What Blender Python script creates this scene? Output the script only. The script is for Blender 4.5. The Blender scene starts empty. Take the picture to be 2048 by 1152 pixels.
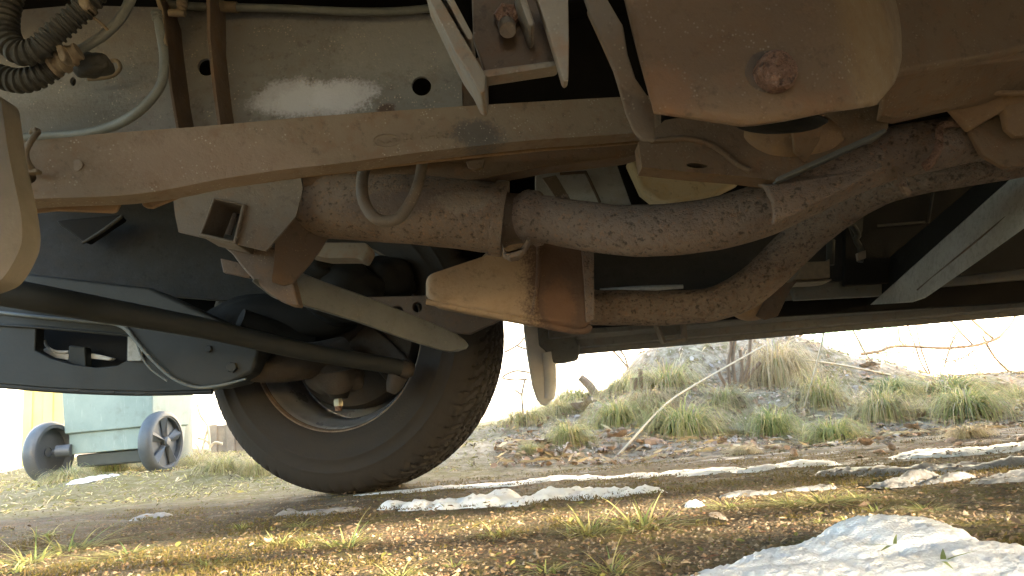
import bpy, bmesh, math, random
import numpy as np
from mathutils import Vector, Matrix, noise as mnoise
from mathutils.geometry import tessellate_polygon
rnd = random.Random(7)
rng = np.random.default_rng(7)
D = bpy.data
SC = bpy.context.scene
COL = SC.collection

# ------------------------------------------------------------------ camera, sky, sun, exposure
PITCH, ROLL, CAMH, FPX = math.radians(10.4), math.radians(5.0), 0.13, 1500.0
_X = Vector((1, 0, 0)); _U = Vector((0, -math.sin(PITCH), math.cos(PITCH))); _F = Vector((0, math.cos(PITCH), math.sin(PITCH)))
CR = _X * math.cos(ROLL) - _U * math.sin(ROLL)
CU = _U * math.cos(ROLL) + _X * math.sin(ROLL)
CC = Vector((0, 0, CAMH))
cam = D.cameras.new('camera'); cam.sensor_width = 36; cam.lens = 36 * FPX / 2048
cam.clip_start = 0.02; cam.clip_end = 500
co = D.objects.new('camera', cam); COL.objects.link(co)
m = Matrix((CR, CU, -_F)).transposed().to_4x4(); m.translation = CC
co.matrix_world = m
SC.camera = co

SUN_EL, SUN_AZ = math.radians(11.5), math.radians(42)      # sun stands behind the camera, to its right
sdir = Vector((math.sin(SUN_AZ) * math.cos(SUN_EL), -math.cos(SUN_AZ) * math.cos(SUN_EL), math.sin(SUN_EL)))  # towards the sun
W = D.worlds.new('World'); SC.world = W; W.use_nodes = True
nt = W.node_tree; nt.nodes.clear()
sk = nt.nodes.new('ShaderNodeTexSky'); sk.sky_type = 'NISHITA'; sk.sun_disc = False
sk.sun_elevation = SUN_EL; sk.sun_rotation = math.atan2(sdir.x, sdir.y)
sk.air_density = 1.0; sk.dust_density = 2.0; sk.ozone_density = 1.0
bg = nt.nodes.new('ShaderNodeBackground'); bg.inputs[1].default_value = 0.15
wo = nt.nodes.new('ShaderNodeOutputWorld')
nt.links.new(sk.outputs[0], bg.inputs[0]); nt.links.new(bg.outputs[0], wo.inputs[0])
sl = D.lights.new('sun', 'SUN'); sl.energy = 2.6; sl.angle = math.radians(1.0); sl.color = (1.0, 0.87, 0.66)
so = D.objects.new('sun', sl); COL.objects.link(so)
so.rotation_euler = (-sdir).to_track_quat('-Z', 'Y').to_euler(); so.location = sdir * 30
SC.view_settings.view_transform = 'Standard'; SC.view_settings.look = 'None'
SC.view_settings.exposure = 3.85; SC.view_settings.gamma = 1.0
SC.view_settings.use_curve_mapping = False
SC.render.engine = 'CYCLES'
SC.cycles.max_bounces = 10; SC.cycles.diffuse_bounces = 6; SC.cycles.use_denoising = True
SC.cycles.sample_clamp_indirect = 6

# ------------------------------------------------------------------ helpers
def ray(px, py):
    return _F * FPX + CR * (px - 1024) - CU * (py - 576)
def at(px, py, Y):                       # the point at lateral distance Y across the car
    d = ray(px, py); return CC + d * (Y / d.y)
def depth(P): return (P - CC).dot(_F)
def rm(rpx, P): return rpx * depth(P) / FPX      # a radius in photo pixels -> metres at P

def link(name, me, mat=None, parent=None, smooth=True, angle=35):
    if mat is not None and not me.materials: me.materials.append(mat)
    o = D.objects.new(name, me); COL.objects.link(o)
    if parent is not None:
        o.parent = parent; o.matrix_parent_inverse = pmat(parent).inverted()
    if smooth and len(me.polygons):
        me.polygons.foreach_set('use_smooth', [True] * len(me.polygons))
        try: me.set_sharp_from_angle(angle=math.radians(angle))
        except Exception: pass
    return o
PM = {}
def pmat(p): return PM.get(p.name, Matrix.Identity(4))
def empty(name, loc, parent=None, rz=0):
    o = D.objects.new(name, None); COL.objects.link(o); o.empty_display_size = 0.1
    mw = Matrix.Translation(loc) @ Matrix.Rotation(rz, 4, 'Z')
    if parent is not None:
        o.parent = parent; o.matrix_parent_inverse = pmat(parent).inverted()
    o.matrix_basis = mw
    PM[o.name] = mw
    return o
def tag(o, label=None, cat=None, group=None, kind=None):
    if label: o['label'] = label
    if cat: o['category'] = cat
    if group: o['group'] = group
    if kind: o['kind'] = kind
    return o
def mesh(name, v, f):
    me = D.meshes.new(name); me.from_pydata([tuple(x) for x in v], [], f); me.update(); return me
def fixn(me):
    bm = bmesh.new(); bm.from_mesh(me); bmesh.ops.recalc_face_normals(bm, faces=bm.faces); bm.to_mesh(me); bm.free()

def crv(pts, n=6, closed=False):         # Catmull-Rom through tuples of any length
    P = [np.array(p, float) for p in pts]; N = len(P); out = []
    segs = N if closed else N - 1
    for i in range(segs):
        if closed: a, b, c, d = P[(i - 1) % N], P[i], P[(i + 1) % N], P[(i + 2) % N]
        else: a, b, c, d = P[max(i - 1, 0)], P[i], P[i + 1], P[min(i + 2, N - 1)]
        for k in range(n):
            t = k / n
            out.append(.5 * (2 * b + (c - a) * t + (2 * a - 5 * b + 4 * c - d) * t * t + (3 * b - a - 3 * c + d) * t ** 3))
    if not closed: out.append(P[-1])
    return [tuple(x) for x in out]

def bevel(o, w, seg=2):
    if w:
        b = o.modifiers.new('bevel', 'BEVEL'); b.width = w; b.segments = seg; b.limit_method = 'ANGLE'
        b.angle_limit = math.radians(38); b.harden_normals = True
    return o

def plate(name, pts, Y, th, mat, parent, holes=(), bev=.003, ext=None, seg=2):
    """a sheet or block: outline (px,py[,Y]) set at distance Y, extruded by th away from the camera side (or along ext)"""
    loops = [list(pts)] + [list(h) for h in holes]
    e = Vector(ext) if ext else Vector((0, th, 0))
    vv = []; idx = []; flat = []
    for L in loops:
        ids = []
        for p in L:
            ids.append(len(vv)); vv.append(at(p[0], p[1], p[2] if len(p) > 2 else Y))
        idx.append(ids); flat += ids
    n = len(vv); F = []
    if len(loops) == 1 and len(pts) == 4 and False: pass
    tris = tessellate_polygon([[Vector((p[0], p[1], 0)) for p in L] for L in loops])
    for t in tris:
        F.append(tuple(flat[i] for i in t)); F.append(tuple(flat[i] + n for i in reversed(t)))
    for ids in idx:
        for i in range(len(ids)):
            a, b = ids[i], ids[(i + 1) % len(ids)]
            F.append((a, b, b + n, a + n))
    V = vv + [p + e for p in vv]
    me = mesh(name, V, F); fixn(me)
    o = link(name, me, mat, parent)
    return bevel(o, bev, seg)

def sweep(P, R, n=20, cap=True, ell=None):
    """tube mesh data along world points P with radii R"""
    V = []; F = []; N = len(P)
    T = [(P[min(i + 1, N - 1)] - P[max(i - 1, 0)]).normalized() for i in range(N)]
    u = T[0].orthogonal().normalized()
    for i in range(N):
        u = (u - T[i] * u.dot(T[i])).normalized(); w = T[i].cross(u)
        for k in range(n):
            a = 2 * math.pi * k / n
            V.append(P[i] + (u * math.cos(a) + w * math.sin(a)) * R[i])
    for i in range(N - 1):
        for k in range(n):
            F.append((i * n + k, i * n + (k + 1) % n, (i + 1) * n + (k + 1) % n, (i + 1) * n + k))
    if cap:
        F.append(tuple(range(n - 1, -1, -1))); F.append(tuple((N - 1) * n + k for k in range(n)))
    return V, F
def tube(name, path, mat, parent, n=20, sub=6, cap=True, ridge=None, dent=0):
    """path: (px,py,Y,r_px)"""
    pts = crv(path, sub) if sub > 1 else path
    P = [at(p[0], p[1], p[2]) for p in pts]; R = [rm(p[3], q) for p, q in zip(pts, P)]
    if ridge:                             # corrugations: (pitch m, depth share)
        L = [0]
        for i in range(1, len(P)): L.append(L[-1] + (P[i] - P[i - 1]).length)
        tot = L[-1]; N = int(tot / ridge[0] * 6); P2 = []; R2 = []
        for i in range(N + 1):
            s = tot * i / N; j = min(max(np.searchsorted(L, s) - 1, 0), len(P) - 2)
            t = (s - L[j]) / max(L[j + 1] - L[j], 1e-9)
            P2.append(P[j].lerp(P[j + 1], t)); r = R[j] * (1 - t) + R[j + 1] * t
            ph = (s / ridge[0]) % 1
            R2.append(r * (1 - ridge[1] * (1 if .5 < ph < .95 else (0 if ph < .42 else .5))))
        P, R = P2, R2
    V, F = sweep(P, R, n, cap)
    if dent:
        V = [v + Vector(mnoise.noise_vector(v * 25)) * dent for v in V]
    me = mesh(name, V, F); fixn(me)
    return link(name, me, mat, parent, angle=50)
def wtube(name, P, R, mat, parent, n=12, cap=True):
    P = [Vector(p) for p in P]
    if not hasattr(R, '__len__'): R = [R] * len(P)
    V, F = sweep(P, R, n, cap); me = mesh(name, V, F); fixn(me)
    return link(name, me, mat, parent, angle=50)
def lathe(name, prof, M, mat, parent, n=64, rfun=None):
    """prof (radius, axial); M maps local axis Y = axial, X/Z = radial plane"""
    V = []; F = []
    for (r, y) in prof:
        for k in range(n):
            a = 2 * math.pi * k / n
            rr = r + (rfun(r, y, a) if rfun else 0)
            V.append(M @ Vector((rr * math.cos(a), y, rr * math.sin(a))))
    for i in range(len(prof) - 1):
        for k in range(n):
            F.append((i * n + k, i * n + (k + 1) % n, (i + 1) * n + (k + 1) % n, (i + 1) * n + k))
    me = mesh(name, V, F); fixn(me)
    return link(name, me, mat, parent, angle=40)
def box(name, c, s, mat, parent, rz=0, bev=.004):
    M = Matrix.Translation(c) @ Matrix.Rotation(rz, 4, 'Z')
    V = [M @ Vector((x * s[0] / 2, y * s[1] / 2, z * s[2] / 2)) for x in (-1, 1) for y in (-1, 1) for z in (-1, 1)]
    F = [(0, 1, 3, 2), (4, 6, 7, 5), (0, 4, 5, 1), (2, 3, 7, 6), (0, 2, 6, 4), (1, 5, 7, 3)]
    me = mesh(name, V, F); fixn(me)
    return bevel(link(name, me, mat, parent), bev)
def disc_head(name, px, py, Y, r, h, mat, parent, sides=24, axis=(0, -1, 0), rough=0, dome=.3):
    """bolt head / nut / stud whose axis points along axis"""
    P = at(px, py, Y); a = Vector(axis).normalized(); u = a.orthogonal().normalized(); w = a.cross(u)
    V = []; F = []; prof = [(1, 0), (1, h * .75), (.86, h), (dome, h * 1.02)]
    for (k, z) in prof:
        for i in range(sides):
            t = 2 * math.pi * i / sides
            q = (u * math.cos(t) + w * math.sin(t)) * r * k + a * z
            if rough: q += Vector(mnoise.noise_vector(q * 130 + Vector((px, 0, 0)))) * rough
            V.append(P + q)
    for j in range(len(prof) - 1):
        for i in range(sides):
            F.append((j * sides + i, j * sides + (i + 1) % sides, (j + 1) * sides + (i + 1) % sides, (j + 1) * sides + i))
    F.append(tuple((len(prof) - 1) * sides + i for i in range(sides)))
    me = mesh(name, V, F); fixn(me)
    return link(name, me, mat, parent, angle=30)
def blob(name, px, py, Y, rpx, mat, parent, lump=.15, seed=0, seg=24):
    """rounded cast lump with three radii in photo pixels"""
    c = at(px, py, Y); k = depth(c) / FPX
    bm = bmesh.new(); bmesh.ops.create_icosphere(bm, subdivisions=4, radius=1)
    for v in bm.verts:
        d = 1 + lump * mnoise.noise(v.co * 1.7 + Vector((seed, 0, 0)))
        v.co = c + CR * (v.co.x * rpx[0] * k * d) + CU * (v.co.z * rpx[1] * k * d) + _F * (v.co.y * rpx[2] * k * d)
    me = D.meshes.new(name); bm.to_mesh(me); bm.free()
    return link(name, me, mat, parent, angle=180)

# ------------------------------------------------------------------ materials
def nodes(name):
    mt = D.materials.new(name); mt.use_nodes = True
    t = mt.node_tree; b = t.nodes['Principled BSDF']
    return mt, t, b
def N(t, typ, **kw):
    n = t.nodes.new(typ)
    for k, v in kw.items():
        if k in n.inputs.keys(): n.inputs[k].default_value = v
        else: setattr(n, k, v)
    return n
def ramp(t, src, lo, hi, a=0., b=1.):
    n = t.nodes.new('ShaderNodeMapRange'); n.clamp = True
    n.inputs[1].default_value = lo; n.inputs[2].default_value = hi; n.inputs[3].default_value = a; n.inputs[4].default_value = b
    t.links.new(src, n.inputs[0]); return n.outputs[0]
def mixc(t, fac, a, b):
    n = t.nodes.new('ShaderNodeMix'); n.data_type = 'RGBA'
    for s, v in ((n.inputs[0], fac), (n.inputs[6], a), (n.inputs[7], b)):
        if hasattr(v, 'is_linked'): t.links.new(v, s)
        elif isinstance(v, (int, float)): s.default_value = v
        else: s.default_value = (*v, 1)
    return n.outputs[2]
def mul(t, a, b):
    n = t.nodes.new('ShaderNodeMath'); n.operation = 'MULTIPLY'
    for s, v in ((n.inputs[0], a), (n.inputs[1], b)):
        if hasattr(v, 'is_linked'): t.links.new(v, s)
        else: s.default_value = v
    return n.outputs[0]
def add(t, a, b):
    n = t.nodes.new('ShaderNodeMath'); n.operation = 'ADD'
    for s, v in ((n.inputs[0], a), (n.inputs[1], b)):
        if hasattr(v, 'is_linked'): t.links.new(v, s)
        else: s.default_value = v
    return n.outputs[0]
def noise(t, vec, scale, detail=4, rough=.55):
    n = t.nodes.new('ShaderNodeTexNoise'); n.inputs['Scale'].default_value = scale
    n.inputs['Detail'].default_value = detail; n.inputs['Roughness'].default_value = rough
    t.links.new(vec, n.inputs['Vector']); return n.outputs['Fac']

def metal(name, c1, c2, c3, speck=(.45, .40, .31), speck_amt=.5, pit=.0, rough=.75, met=.0, blotches=(), bump=.25, big=7, dust=None):
    """dirty steel: broad tone c1/c2, rust bloom c3, pale grit specks, pits; blotches = stains with a place and shape of their own
    (centre, radii, colour, strength)"""
    def tone(q, k=.88, sat=.79):
        l = .3 * q[0] + .59 * q[1] + .11 * q[2]; return tuple(k * (l + (x - l) * sat) for x in q)
    c1, c2, c3, speck = tone(c1), tone(c2), tone(c3), tone(speck, .8)
    blotches = [(p_, r_, tone(c_, .86, 1), s_) for p_, r_, c_, s_ in blotches]
    mt, t, b = nodes(name)
    tc = N(t, 'ShaderNodeTexCoord').outputs['Object']
    n1 = noise(t, tc, big, 5, .6); n2 = noise(t, tc, big * 5.3, 6, .65); n3 = noise(t, tc, 260, 3, .6); n4 = noise(t, tc, 70, 4, .7)
    c = mixc(t, ramp(t, n1, .36, .64), c1, c2)
    c = mixc(t, mul(t, ramp(t, n2, .50, .68), .8), c, c3)
    dk = tuple(x * .45 for x in c1)
    c = mixc(t, mul(t, ramp(t, n4, .56, .70), .55 + pit * .4), c, dk)
    if pit > .5:
        q1 = noise(t, tc, 140, 3, .55); off = N(t, 'ShaderNodeVectorMath'); off.operation = 'ADD'; t.links.new(tc, off.inputs[0]); off.inputs[1].default_value = (3.1, 1.7, 5.3)
        q2 = noise(t, off.outputs[0], 110, 4, .65)
        c = mixc(t, mul(t, ramp(t, q2, .56, .66), .38), c, tuple(min(1, x * y) for x, y in zip(c3, (1.5, 1.25, 1.0))))
        c = mixc(t, mul(t, ramp(t, q1, .58, .66), .75), c, tuple(x * .35 for x in c1))
    for (ctr, rad, colr, st) in blotches:
        s = t.nodes.new('ShaderNodeVectorMath'); s.operation = 'SUBTRACT'; t.links.new(tc, s.inputs[0]); s.inputs[1].default_value = ctr
        dv = t.nodes.new('ShaderNodeVectorMath'); dv.operation = 'DIVIDE'; t.links.new(s.outputs[0], dv.inputs[0]); dv.inputs[1].default_value = rad
        ln = t.nodes.new('ShaderNodeVectorMath'); ln.operation = 'LENGTH'; t.links.new(dv.outputs[0], ln.inputs[0])
        d = add(t, add(t, ln.outputs['Value'], mul(t, add(t, n2, -.5), 1.1)), mul(t, add(t, n3, -.5), .8))
        c = mixc(t, mul(t, ramp(t, d, 1.15, .75), st), c, colr)
    vo = N(t, 'ShaderNodeTexVoronoi', Scale=210.0); t.links.new(tc, vo.inputs['Vector'])
    sp = mul(t, mul(t, ramp(t, vo.outputs['Distance'], .30, .12), ramp(t, noise(t, tc, 38, 3), .50, .66)), speck_amt)
    c = mixc(t, sp, c, speck)
    t.links.new(c, b.inputs['Base Color'])
    b.inputs['Metallic'].default_value = met
    t.links.new(ramp(t, n2, .3, .7, rough - .1, min(1, rough + .15)), b.inputs['Roughness'])
    b.inputs['Specular IOR Level'].default_value = .35
    bp = N(t, 'ShaderNodeBump', Strength=bump, Distance=.004)
    h = add(t, add(t, mul(t, n3, .35), mul(t, ramp(t, n4, .42, .66), -(.35 + pit))), add(t, mul(t, n2, .5), mul(t, sp, .5)))
    t.links.new(h, bp.inputs['Height']); t.links.new(bp.outputs[0], b.inputs['Normal'])
    return mt
def plain(name, c1, c2, rough=.6, scale=20, bump=.1, spec=.4, met=0, dist=.003, sss=0):
    mt, t, b = nodes(name)
    tc = N(t, 'ShaderNodeTexCoord').outputs['Object']
    n1 = noise(t, tc, scale, 6, .65)
    t.links.new(mixc(t, ramp(t, n1, .35, .65), c1, c2), b.inputs['Base Color'])
    t.links.new(ramp(t, n1, .3, .7, max(0, rough - .12), min(1, rough + .12)), b.inputs['Roughness'])
    b.inputs['Specular IOR Level'].default_value = spec; b.inputs['Metallic'].default_value = met
    bp = N(t, 'ShaderNodeBump', Strength=bump, Distance=dist)
    t.links.new(noise(t, tc, scale * 7, 4), bp.inputs['Height']); t.links.new(bp.outputs[0], b.inputs['Normal'])
    return mt
def attr_mat(name, rough=.6, trans=.0):
    mt, t, b = nodes(name)
    a = N(t, 'ShaderNodeAttribute', attribute_name='Col')
    t.links.new(a.outputs['Color'], b.inputs['Base Color']); b.inputs['Roughness'].default_value = rough
    b.inputs['Specular IOR Level'].default_value = .25
    if trans:
        tr = N(t, 'ShaderNodeBsdfTranslucent'); t.links.new(a.outputs['Color'], tr.inputs[0])
        mx = N(t, 'ShaderNodeMixShader', Fac=trans); t.links.new(b.outputs[0], mx.inputs[1]); t.links.new(tr.outputs[0], mx.inputs[2])
        t.links.new(mx.outputs[0], t.nodes['Material Output'].inputs[0])
    return mt

def A(px, py, Y): return tuple(at(px, py, Y))
M = {}
M['panel'] = metal('dusty_grey_steel', (.138, .138, .140), (.165, .164, .164), (.142, .125, .108), speck_amt=.85, rough=.6,
    blotches=[(A(585, 195, 1.05), (.062, .1, .03), (.44, .46, .53), .6), (A(690, 190, 1.05), (.05, .1, .026), (.46, .48, .56), .65), (A(640, 200, 1.05), (.075, .1, .03), (.46, .48, .55), .55),
              (A(772, 222, 1.05), (.014, .1, .012), (.06, .03, .02), .9), (A(60, 230, 1.0), (.12, .2, .05), (.09, .08, .065), .7), (A(800, 90, 1.05), (.1, .1, .06), (.24, .24, .235), .5)])
M['rail'] = metal('rust_dusted_rail', (.195, .14, .088), (.22, .165, .112), (.205, .125, .07), speck_amt=.95, rough=.72,
    blotches=[(A(955, 278, .99), (.035, .2, .021), (.085, .08, .075), .85), (A(420, 320, .86), (.12, .2, .04), (.25, .19, .145), .7)])
M['brown'] = metal('brown_rusty_steel', (.125, .075, .040), (.165, .102, .05), (.18, .088, .035), speck_amt=.25, rough=.8, bump=.3)
M['mount'] = metal('tan_brown_housing', (.135, .082, .042), (.165, .10, .048), (.175, .09, .04), speck_amt=.3, rough=.75, bump=.3,
    blotches=[(A(1740, 80, .68), (.05, .2, .09), (.20, .125, .055), .6), (A(1400, 60, .64), (.12, .2, .05), (.11, .065, .035), .6), (A(1320, 190, .64), (.03, .2, .03), (.19, .09, .04), .5)])
M['ochre'] = metal('ochre_rusty_steel', (.24, .14, .058), (.20, .11, .048), (.27, .15, .05), speck_amt=.3, rough=.75, bump=.3)
M['darkbrown'] = metal('dark_brown_steel', (.075, .05, .032), (.105, .068, .042), (.115, .06, .03), speck_amt=.2, rough=.8)
M['bolt'] = metal('crusted_bolt', (.20, .10, .06), (.16, .075, .04), (.26, .15, .10), speck_amt=.2, rough=.9, pit=.6, bump=.9, big=30)
M['pipe'] = metal('pitted_exhaust', (.14, .10, .078), (.18, .13, .10), (.18, .108, .068), speck=(.3, .2, .14), speck_amt=.2, rough=.85, pit=1.0, bump=.5, big=12)
M['pipe2'] = metal('pitted_dark_exhaust', (.17, .12, .085), (.21, .15, .105), (.17, .10, .06), speck=(.3, .2, .14), speck_amt=.2, rough=.85, pit=1.0, bump=.9, big=14)
M['cat'] = metal('rusty_catalyst', (.145, .10, .068), (.185, .132, .092), (.20, .118, .064), speck=(.4, .36, .3), speck_amt=.35, rough=.8, pit=.8, bump=.35, big=14,
    blotches=[(A(800, 395, 1.1), (.1, .3, .022), (.11, .085, .075), .7), (A(930, 400, 1.12), (.05, .3, .018), (.24, .2, .165), .5)])
M['muffler'] = metal('ochre_silencer', (.36, .235, .12), (.33, .21, .105), (.29, .18, .085), speck=(.12, .07, .04), speck_amt=.25, rough=.8, bump=.35,
    blotches=[(A(1140, 570, 1.38), (.085, .4, .30), (.075, .04, .026), .92), (A(1120, 610, 1.38), (.03, .4, .05), (.16, .08, .04), .6)])
M['undertray'] = metal('dusty_black_tray', (.014, .0138, .0125), (.02, .019, .0175), (.03, .026, .021), speck=(.12, .11, .09), speck_amt=.12, rough=.85, bump=.3)
M['knuckle'] = metal('sooty_knuckle', (.030, .024, .019), (.038, .029, .023), (.042, .028, .019), speck_amt=.1, rough=.8)
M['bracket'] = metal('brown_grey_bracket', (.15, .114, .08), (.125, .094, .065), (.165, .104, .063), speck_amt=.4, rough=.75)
M['brackdark'] = metal('dark_brown_bracket', (.125, .082, .052), (.10, .065, .042), (.14, .08, .04), speck=(.55, .45, .25), speck_amt=.25, rough=.75)  # darker, browner steel than the bracket plate
M['arm'] = metal('grey_painted_arm', (.118, .126, .12), (.095, .102, .098), (.10, .095, .082), speck_amt=.2, rough=.6, bump=.15)
M['pale'] = metal('bare_fin_alloy', (.21, .172, .126), (.165, .135, .098), (.22, .125, .065), speck_amt=.35, rough=.75)
M['silver'] = metal('silver_heat_shield', (.33, .32, .30), (.27, .265, .25), (.28, .25, .21), speck=(.6, .6, .58), speck_amt=.3, rough=.5)
M['gold'] = metal('yellowed_tank_skin', (.36, .265, .125), (.41, .325, .19), (.40, .27, .1), speck=(.12, .1, .06), speck_amt=.5, rough=.6)
M['black'] = plain('black_underseal', (.009, .0088, .008), (.014, .013, .0115), .8, 30, .25, .12)
M['plastic'] = plain('dark_grey_plastic', (.020, .0215, .021), (.028, .029, .0275), .6, 18, .12, .2)
M['rubber'] = plain('tyre_rubber', (.019, .0155, .0125), (.026, .0215, .017), .82, 26, .25, .2)
M['hose'] = plain('dusty_black_hose', (.022, .0215, .019), (.036, .033, .027), .8, 40, .3)
M['cable'] = plain('grey_blue_cable', (.08, .088, .085), (.115, .12, .112), .6, 60, .2)
M['clip'] = plain('dusty_tan_plastic', (.115, .087, .058), (.165, .128, .084), .8, 60, .3)
M['sill'] = metal('sill_underside', (.105, .103, .092), (.12, .115, .10), (.13, .10, .075), speck_amt=.12, rough=.7, bump=.2)
M['greybox'] = metal('grey_member', (.36, .355, .33), (.30, .295, .27), (.23, .22, .20), speck=(.5, .48, .44), speck_amt=.5, rough=.6, big=16)
M['flap'] = plain('grey_flap_rubber', (.50, .48, .45), (.40, .385, .36), .65, 14, .15)
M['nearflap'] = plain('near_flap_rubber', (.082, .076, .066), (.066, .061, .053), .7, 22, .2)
M['rimsteel'] = plain('rim_steel', (.17, .18, .2), (.12, .125, .135), .32, 12, .08, .5, .3)
M['rimflange'] = metal('rim_flange_rust', (.15, .105, .065), (.08, .05, .032), (.19, .14, .08), speck_amt=.3, rough=.7, big=20)
M['paint'] = plain('car_paint', (.035, .06, .05), (.04, .066, .055), .35, 8, .02)
M['steel'] = plain('bright_nut', (.25, .23, .17), (.2, .18, .13), .4, 80, .1, .5, .5)
M['gap'] = plain('gap_black', (.007, .0065, .006), (.011, .01, .009), .95, 20, .1, .05)  # near-black backing colour stands in for the shade in gaps

# ------------------------------------------------------------------ ground
GP = []
def gp(px, py, Y, w=1): p = at(px, py, Y); GP.append((p.x, p.y, p.z, w))
for X in (-6, -4, -2.6, -1.6, -.8, 0, .8, 1.6, 2.6, 4, 6):
    for Yv in (-3, -1, 0, .6, 1.2, 1.7, 2.05): GP.append((X, Yv, 0, 1))
for q in [(325, 945, 3.1), (95, 960, 3.17), (215, 945, 3.05), (0, 985, 2.9), (440, 925, 3.0), (440, 905, 3.8), (0, 950, 4.2), (230, 905, 4.2), (330, 1000, 2.35), (100, 1020, 2.2), (520, 960, 2.6),
          (1000, 880, 2.75), (1050, 838, 3.05), (1140, 885, 2.65), (1240, 848, 2.8), (1375, 880, 2.7), (1150, 805, 3.4), (1150, 792, 3.9), (1040, 850, 3.9), (1010, 858, 3.4),
          (1350, 765, 3.2), (1350, 672, 3.7), (1450, 668, 3.75), (1560, 770, 3.2), (1560, 662, 3.8), (1640, 795, 3.1), (1560, 862, 2.75), (1670, 880, 2.65), (1775, 825, 2.85), (1940, 815, 2.85),
          (1700, 725, 3.8), (1900, 757, 3.7), (2048, 745, 3.7), (2048, 800, 3.0), (1480, 870, 2.65), (1850, 870, 2.5), (2048, 850, 2.45), (1250, 930, 2.35), (1600, 900, 2.35)]: gp(*q)
for X in (-7, -5, -3, -1, 1, 3, 5, 7): GP += [(X, 5.6, .12, 1), (X, 7, .1, 1), (X, 10, .1, 1), (X, -6, 0, 1)]
GPa = np.array(GP)
def gheight(x, y):
    x = np.asarray(x, float); y = np.asarray(y, float); sh = x.shape; x = x.ravel(); y = y.ravel(); out = np.empty(len(x))
    for i in range(0, len(x), 20000):
        d2 = (x[i:i + 20000, None] - GPa[None, :, 0]) ** 2 + (y[i:i + 20000, None] - GPa[None, :, 1]) ** 2 + .035
        w = d2 ** -2.0
        out[i:i + 20000] = (w * GPa[None, :, 2]).sum(1) / w.sum(1)
    return out.reshape(sh)
def gz(x, y): return float(gheight(np.array([x]), np.array([y]))[0])
def gpx(px, py):
    """where the sight line through a photo pixel meets the ground"""
    d = ray(px, py) / FPX; t = np.arange(.3, 9, .01)
    x = CC.x + d.x * t; y = CC.y + d.y * t; z = CC.z + d.z * t
    below = np.nonzero(z < gheight(x, y) + .0015)[0]
    i = below[0] if len(below) else -1
    return Vector((x[i], y[i], gz(x[i], y[i])))
def axis(segs):
    a = []
    for (lo, hi, st) in segs: a += list(np.arange(lo, hi, st))
    return np.array(a + [segs[-1][1]])
gx = axis([(-120, -20, 20), (-20, -5, 1.5), (-5, -2.4, .12), (-2.4, -.9, .03), (-.9, 1.4, .011), (1.4, 3.2, .03), (3.2, 6, .15), (6, 20, 1.5), (20, 120, 20)])
gy = axis([(-120, -20, 20), (-20, -3, 1.0), (-3, .35, .08), (.35, 1.5, .008), (1.5, 2.4, .014), (2.4, 4.4, .025), (4.4, 8, .15), (8, 20, 1.5), (20, 120, 20)])
XX, YY = np.meshgrid(gx, gy); ZZ = gheight(np.clip(XX, -7, 7), np.clip(YY, -6, 10))
near = (np.abs(XX) < 5) & (YY > .3) & (YY < 5)
flatZ = ZZ.ravel().copy(); fx = XX.ravel(); fy = YY.ravel()
for i in np.nonzero(near.ravel())[0]:
    p = Vector((fx[i], fy[i], 0)); rough = .55 if fy[i] < 2.2 else min(.9, .55 + (fy[i] - 2.2) * .6)
    flatZ[i] += (.010 * mnoise.noise(p * 7) + .006 * mnoise.noise(p * 19) + .0035 * mnoise.noise(p * 52) + .0022 * mnoise.noise(p * 130)) * rough - .004
nx, ny = len(gx), len(gy)
V = np.stack([fx, fy, flatZ], 1)
I = np.arange(nx * ny).reshape(ny, nx)
Fq = np.stack([I[:-1, :-1], I[:-1, 1:], I[1:, 1:], I[1:, :-1]], -1).reshape(-1, 4)
me = mesh('ground', V.tolist(), Fq.tolist())
mt, t, b = nodes('gritty_ground')
tc = N(t, 'ShaderNodeTexCoord').outputs['Object']
sx = N(t, 'ShaderNodeSeparateXYZ'); t.links.new(tc, sx.inputs[0])
mp = N(t, 'ShaderNodeMapping'); mp.inputs['Scale'].default_value = (1, 3.2, 1); t.links.new(tc, mp.inputs['Vector'])
n1 = noise(t, tc, 2.3, 6, .65); n2 = noise(t, tc, 24, 6, .7); n3 = noise(t, mp.outputs[0], 5, 7, .72)
vo = N(t, 'ShaderNodeTexVoronoi', Scale=240.0); t.links.new(tc, vo.inputs['Vector'])
c = mixc(t, ramp(t, n2, .36, .64), (.095, .066, .036), (.175, .125, .068))
sepc = N(t, 'ShaderNodeSeparateColor'); t.links.new(vo.outputs['Color'], sepc.inputs[0])
c = mixc(t, mul(t, ramp(t, sepc.outputs[0], .80, .92), .5), c, (.27, .205, .125))
c = mixc(t, mul(t, ramp(t, sepc.outputs[1], .72, .85), .7), c, (.045, .034, .024))
c = mixc(t, mul(t, ramp(t, sepc.outputs[2], .86, .92), .6), c, (.30, .13, .07))
far = ramp(t, add(t, sx.outputs[1], mul(t, add(t, n1, -.5), .5)), 1.95, 2.4)
lft = ramp(t, sx.outputs[0], .0, -.5)
c = mixc(t, far, c, mixc(t, ramp(t, n2, .38, .6), (.22, .165, .105), (.48, .40, .30)))
c = mixc(t, mul(t, mul(t, lft, far), .6), c, (.20, .165, .075))
moss = mul(t, ramp(t, add(t, noise(t, tc, 3.1, 5, .7), mul(t, mul(t, ramp(t, sx.outputs[0], .1, -.8), ramp(t, sx.outputs[1], 2.0, 2.5)), .12)), .44, .58), ramp(t, noise(t, tc, 33, 5, .7), .38, .56))
c = mixc(t, mul(t, moss, .75), c, (.15, .125, .028))
wet = mul(t, ramp(t, add(t, sx.outputs[1], mul(t, add(t, n1, -.5), .35)), 1.32, 1.5), ramp(t, add(t, sx.outputs[1], mul(t, add(t, n1, -.5), .35)), 2.2, 2.0))
c = mixc(t, mul(t, wet, .45), c, (.055, .045, .034))
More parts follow.
